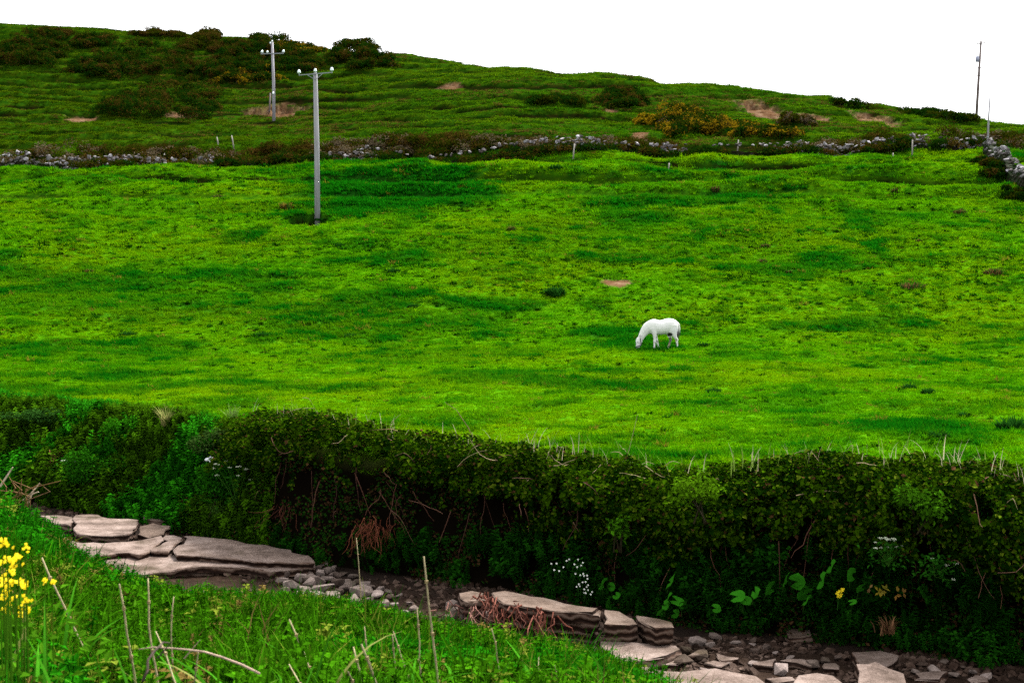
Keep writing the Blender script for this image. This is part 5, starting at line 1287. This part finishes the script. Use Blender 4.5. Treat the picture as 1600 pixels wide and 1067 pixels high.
    rs = np.random.default_rng(91); T_ = Acc()
    for i in range(26):                                      # tail
        o = rs.normal(size=3) * [.012, .02, .02]; sw = rs.normal() * .03
        P = np.array([(.83, 0, 1.22), (.90, 0, 1.12), (.905, 0, .95), (.885, 0, .75), (.865, 0, .56)]) + o + np.linspace(0, 1, 5)[:, None] * [sw, rs.normal() * .035, rs.normal() * .05]
        V, F = tube(P, [.014, .022, .022, .018, .004], 5); zz = V[:, 2:3]; kk = smooth01(.75, 1.0, zz)
        T_.add(V, F, np.array([.05, .045, .04]) * (1 - kk) + np.array([.72, .71, .70]) * kk)
    obj('tail', T_.mesh('tail', coat), root)
    T_ = Acc(); tl = np.array([(-.26, 1.37), (-.46, 1.225), (-.64, 1.045), (-.775, .83), (-.84, .60)])
    for i in range(60):                                      # mane lying on the far side with a few locks this side
        t = rs.random() * 4; p = np.array([np.interp(t, range(5), tl[:, 0]), np.interp(t, range(5), tl[:, 1])]); s = 1 if rs.random() < .7 else -1
        P = np.array([(p[0] + .02, 0, p[1] - .01), (p[0] + .05, s * .08, p[1] - .03), (p[0] + .09, s * .135, p[1] - .14)]) + rs.normal(size=(3, 3)) * .012
        V, F = tube(P, [.016, .016, .004], 5); T_.add(V, F, np.array([.74, .73, .72]) * rs.uniform(.75, 1.05))
    obj('mane', T_.mesh('mane', coat), root)
    strap = simple('halter_strap', (.035, .03, .05), .6, .3)
    def ring(cx, cz, a, b, tiltx, n=18):
        th = np.linspace(0, 2 * np.pi, n); return np.stack([cx + a * np.cos(th), b * np.sin(th), cz + a * np.cos(th) * tiltx], -1)
    h = Acc()
    for P in (ring(-.876, .205, .112, .085, .22), np.array([(-.76, -.10, .22), (-.745, -.108, .33), (-.78, -.102, .45), (-.80, -.09, .56)]), np.array([(-.76, .10, .22), (-.745, .108, .33), (-.78, .102, .45), (-.80, .09, .56)])):
        V, F = tube(P, .019, 6); h.add(V, F, (1, 1, 1))
    obj('halter', h.mesh('halter', strap), root)
    eye = simple('eye_dark', (.012, .01, .01), .2, .6); bm = bmesh.new(); bmesh.ops.create_icosphere(bm, subdivisions=2, radius=.024); em = bpy.data.meshes.new('eye'); bm.to_mesh(em); bm.free(); em.materials.append(eye)
    for s in (-1, 1): obj('eye', em, root, (-.895, s * .082, .375))
    root.rotation_euler = (0, 0, R(4))
horse()

# ------------------------------------------------------------------ near bank growth
def near_carpet():
    rs = np.random.default_rng(121)
    pro = [proto_sprig(440 + i, .34, 9, .042, .022, 5, .10, 4) for i in range(3)] + [proto_sprig(450 + i, .30, 11, .036, .011, 7, .10, 7) for i in range(3)] + [proto_sprig(460 + i, .36, 7, .06, .04, 4, .12, 3) for i in range(2)] + [proto_grass(470 + i, 16, .45, .012, .08, .7, 'leaf_inst', 4) for i in range(2)]
    n = 19000
    u = rs.uniform(-.46, .46, n); px = U2PX(u); ye = np.interp(px, EDGE_PX, EDGE_Y)
    y = 3.6 + (ye + .9 - 3.6) * rs.random(n) ** .75; x = u * y; z = near_H(x, y)
    m = fbm(x * .6, y * .6, 261, 3); m2 = fbm(x * .5 + 30, y * .5, 265, 3)
    pid = np.where(m > .58, rs.integers(0, 3, n), np.where(m < .36, 6 + rs.integers(0, 2, n), 3 + rs.integers(0, 3, n)))
    gr = rs.random(n) < np.interp(y, [4, 8, 16], [.45, .3, .06]); pid = np.where(gr, 8 + rs.integers(0, 2, n), pid)
    k = m2[:, None]; c = np.where(k > .52, np.array([.008, .082, .0015]), np.array([.022, .088, .0015])) * rs.uniform(.6, 1.35, (n, 1))
    c = c * np.interp(y, [5, 9, 16], [1.1, .8, .75])[:, None]; c = np.where((rs.random(n) < .06)[:, None], np.array([.09, .12, .012]), c); c = np.where((rs.random(n) < .03)[:, None], np.array([.10, .07, .02]), c)
    rot = np.stack([rs.normal(size=n) * .25, rs.normal(size=n) * .25, rs.uniform(0, 6.28, n)], -1)
    o = scatter('ground_cover', np.stack([x, y, z], -1), rot, rs.uniform(.65, 1.25, n), pid, c, pro)
    tag(o, 'mat of goosegrass and weeds over the near bank', 'weeds', kind='stuff')
near_carpet()
def npt(px, py, y):
    u, t = pix(px, py); return np.array([u * y, y, t * y])
def nground(px, y):
    x = (px - 800) / FOC * y; return np.array([x, y, float(near_H(np.array([x]), np.array([float(y)]))[0])])
# broad arching grass tussocks at the viewer's feet
TUSS = [(150, 4.0, 12), (420, 4.9, 10), (30, 4.6, 14), (110, 4.4, 14), (190, 4.8, 14), (270, 5.2, 10), (370, 5.4, 10), (60, 5.6, 10), (480, 5.4, 7), (640, 5.6, 9), (740, 5.8, 9), (840, 6.2, 8), (940, 6.6, 8), (560, 6.2, 7), (330, 4.5, 8), (-20, 5.2, 10)]
TL = ['closest to the viewer, low left', 'left of the slanting dry stalks', 'at the lower left corner', 'second from the lower left corner', 'below the yellow flowers, third along', 'under the fallen pale stalk', 'beside the dark twig', 'just under the yellow flowers', 'at the foot of the slanting dry stalks', 'left of the tallest dry stalk', 'around the tallest dry stalk', 'right of the tallest dry stalk', 'nearest the tip of the near bank', 'between the slanting and the tallest stalks', 'at the lower edge under the dark twig', 'cut by the left picture edge']
for i, (px, y, nb) in enumerate(TUSS):
    rs = np.random.default_rng(800 + i); g = nground(px, y); o = empty('grass_tussock', g)
    for b in range(int(nb * 1.3)):
        A = Acc(); V, F = blade(rs.normal(size=3) * [.06, .05, 0] + [0, 0, -.02], rs.uniform(0, 6.28), rs.uniform(.3, .72), rs.uniform(.014, .028), rs.uniform(.1, .55), rs.uniform(.6, 2.1), 9)
        A.add(V, F, np.array([.026, .120, .005]) * rs.uniform(.6, 1.35) if rs.random() < .85 else np.array([.14, .15, .04])); obj('blade', A.mesh('blade', M['leaf'], True), o)
    tag(o, 'bright green tussock of broad arching blades ' + TL[i], 'grass tussock', 'grass tussocks on the near bank')
# dry standing stalks: foot px/py, top px/py, distance
STK = [(686, 1072, 667, 868, 5.6, 'tallest bare pale dry stalk on the near bank', .006), (560, 878, 557, 840, 22.0, 'short pale stick standing before the hedge hollow', .012), (662, 1060, 657, 950, 6.0, 'straight dry stalk left beside the tallest one', .005),
 (492, 1066, 456, 966, 5.8, 'slanting dry stalk above the fallen pale one', .006), (566, 1072, 548, 1010, 5.6, 'short slanting stalk in the middle of the bank', .006), (583, 1070, 558, 1008, 5.5, 'pale slanting stalk beside the short slanting one', .007), (592, 1066, 572, 978, 6.0, 'thin dry stalk with a bent tip in mid bank', .004),
 (617, 1066, 614, 990, 5.7, 'thin upright dry stalk in mid bank', .004), (636, 1060, 612, 985, 5.9, 'brownish leaning stalk in mid bank', .004), (775, 1040, 762, 980, 6.2, 'curved dry stalk before the root lump', .004), (212, 1048, 196, 912, 5.2, 'tall dry stalk right of the yellow flowers', .005), (244, 1044, 229, 904, 5.4, 'tall pale stalk, second right of the yellow flowers', .005),
 (270, 1030, 272, 930, 5.6, 'upright dry stalk over the fallen pale one', .004), (112, 966, 70, 870, 6.0, 'grey slanting stalk among the yellow flowers', .006), (264, 1026, 250, 985, 5.2, 'short dry stalk beside the dark twig', .005), (467, 1066, 454, 1040, 5.4, 'stub of dry stalk at the lower edge', .005), (300, 1067, 305, 1020, 5.0, 'short stub at the lower edge near the dark twig', .004), (548, 1066, 540, 1050, 5.3, 'tiny stub at the lower edge in mid bank', .005), (840, 1067, 838, 1025, 6.0, 'thin stalk near the bank tip', .003), (872, 1058, 868, 1040, 6.4, 'short stalk at the bank tip', .003)]
for i, (a, b, c_, d, y, lab, r) in enumerate(STK):
    rs = np.random.default_rng(840 + i); P0 = npt(a, b, y); P1 = npt(c_, d, y + rs.uniform(-.1, .1)); P1 = P1
    base = P0.copy(); gz = nground(a, y)[2] if y < 15 else BED
    dirn = (P0 - P1); ext = max(0., (P0[2] - gz) / max(1e-3, -dirn[2])) if dirn[2] < 0 else 0
    base = P0 + dirn * ext
    t = np.linspace(0, 1, 9)[:, None]; Q = (base + (P1 - base) * t); Q += np.cumsum(rs.normal(size=(9, 3)) * .004 * [1, 1, 0], 0) - base
    o = empty('dry_stalk', base); A = Acc(); V, F = tube(Q, r * np.linspace(1.1, .55, 9), 6); A.add(V, F, np.array([.24, .20, .11]) * rs.uniform(.75, 1.15)); obj('stem', A.mesh('stem', M['bark'], True), o)
    A = Acc()
    for j in (3, 5, 7): V, F = tube([Q[j] - [0, 0, .006], Q[j] + [0, 0, .006]], r * 1.25, 6); A.add(V, F, (.22, .16, .08))
    obj('node', A.mesh('node', M['bark']), o)
    tag(o, lab, 'stalk', 'dry stalks')
def fallen(name, a, b, y0, y1, r, colr, lab):
    P0 = npt(*a, y0); P1 = npt(*b, y1); t = np.linspace(0, 1, 8)[:, None]; rs = np.random.default_rng(871)
    o = empty(name, P0); A = Acc(); V, F = tube((P1 - P0) * t + [0, 0, -.04] * np.sin(t * np.pi) * -1 + rs.normal(size=(8, 3)) * .003, r * np.linspace(1, .6, 8), 6); A.add(V, F, colr); obj('stem', A.mesh('stem', M['bark'], True), o)
    A = Acc(); Q = (P1 - P0) * .6; V, F = tube([Q, Q + [.06, 0, .07]], [r * .6, r * .2], 5); A.add(V, F, colr); obj('side_twig', A.mesh('side_twig', M['bark']), o)
    tag(o, lab, 'stalk')
fallen('fallen_stalk', (405, 1052), (215, 1014), 4.9, 5.3, .0045, (.30, .21, .16), 'pale pinkish stalk lying across the near bank grass')
fallen('dark_twig', (222, 1064), (262, 1004), 4.6, 4.8, .005, (.045, .03, .025), 'dark bent twig crossing the fallen pale stalk')
# yellow flowering plants at the left edge
HEADS = [(10, 853, 12), (3, 846, 9), (28, 872, 14), (12, 875, 12), (22, 882, 12), (20, 892, 11), (9, 904, 13), (16, 910, 12), (6, 916, 12), (12, 925, 10), (37, 910, 12), (38, 917, 10), (70, 906, 9), (82, 911, 9), (4, 933, 9), (22, 933, 10), (40, 938, 11), (33, 943, 9), (42, 950, 9), (37, 960, 10), (6, 957, 12), (44, 975, 6), (40, 858, 9), (0, 880, 8), (12, 942, 8)]
plants = [(0, 'leftmost yellow flowering plant, tall, at the picture edge'), (1, 'yellow flowering plant second from the picture edge'), (2, 'yellow flowering plant nearest the slanting grey stalk'), (3, 'low yellow flowering plant below the others')]
def ypl(i):
    a, b, r = HEADS[i]; return 3 if b > 940 else (2 if a > 50 else (1 if a > 18 else 0))
for pi, lab in plants:
    rs = np.random.default_rng(880 + pi); hs_ = [HEADS[i] for i in range(len(HEADS)) if ypl(i) == pi]; y = 4.7 + .25 * pi; base = nground(np.mean([h[0] for h in hs_]), y); o = empty('flowering_plant', base)
    for (a, b, r) in hs_:
        c = npt(a, b, y + rs.uniform(-.2, .2)) - base; rr = r * y / FOC * .62
        A = Acc(); V, F = tube([np.array([c[0] * .6, c[1] * .5, 0]), c * [.9, .8, .55], c], [.0035, .003, .002], 5); A.add(V, F, (.03, .09, .004)); obj('stem', A.mesh('stem', M['leaf']), o)
        A = Acc()
        for f in range(7):
            fc = c + rs.normal(size=3) * rr * [.55, .4, .5]; th = rs.uniform(0, 1.5) + np.arange(4) * 1.571; nr = np.array([rs.normal() * .4, -.7, .6]); nr /= np.linalg.norm(nr)
            s1 = np.cross(nr, [0, 0, 1.]); s1 /= np.linalg.norm(s1); s2 = np.cross(nr, s1); D = np.cos(th)[:, None] * s1 + np.sin(th)[:, None] * s2
            V, F, T = leaves(np.repeat(fc[None], 4, 0), np.tile(nr, (4, 1)), rr * .55, rr * .5, np.tile([.78, .58, .005], (4, 1)) * rs.uniform(.85, 1.1), rs, .05, D); A.add(V, F, T)
        obj('flower_head', A.mesh('flower_head', M['petal']), o)
    A = Acc(); n = 60; P = np.stack([rs.normal(size=n) * .16, rs.normal(size=n) * .14, rs.uniform(.05, .55, n)], -1)
    V, F, T = leaves(P, np.tile([0, -.2, 1.], (n, 1)) + rs.normal(size=(n, 3)) * .4, .055, .028, np.tile([.030, .095, .003], (n, 1)) * rs.uniform(.6, 1.3, (n, 1)), rs); A.add(V, F, T); obj('leaves', A.mesh('leaves', M['leaf']), o)
    tag(o, lab, 'flowering plant', 'yellow flowering plants on the near bank')
# dead bracken stems leaning by the upstream weeds
root = empty('dead_bracken', nground(20, 14.2)); bl = np.array(root.location); rs = np.random.default_rng(890)
for i in range(14):
    a = npt(rs.uniform(-10, 55), rs.uniform(775, 790), 14.4) - bl; L = rs.uniform(.08, .25)
    P = np.array([a - [0, 0, .25], a, a + [rs.normal() * .12, 0, L * .5], a + [rs.normal() * .2, 0, L]]); A = Acc(); V, F = tube(P, [.008, .007, .006, .003], 5); A.add(V, F, np.array([.15, .08, .03]) * rs.uniform(.5, 1.3)); obj('stem', A.mesh('stem', M['bark']), root)
for i in range(3):
    P = np.array([npt(*q, 14.6) for q in ([(36, 782), (48, 772), (62, 755)], [(44, 786), (50, 772), (60, 768)], [(0, 760), (12, 742), (20, 730)])[i]]) - bl; A = Acc(); V, F = tube(P, [.012, .01, .006], 5); A.add(V, F, (.42, .33, .24)); obj('branch', A.mesh('branch', M['bark']), root)
tag(root, 'brown dead bracken stems at the left edge above the near weeds', 'bracken')
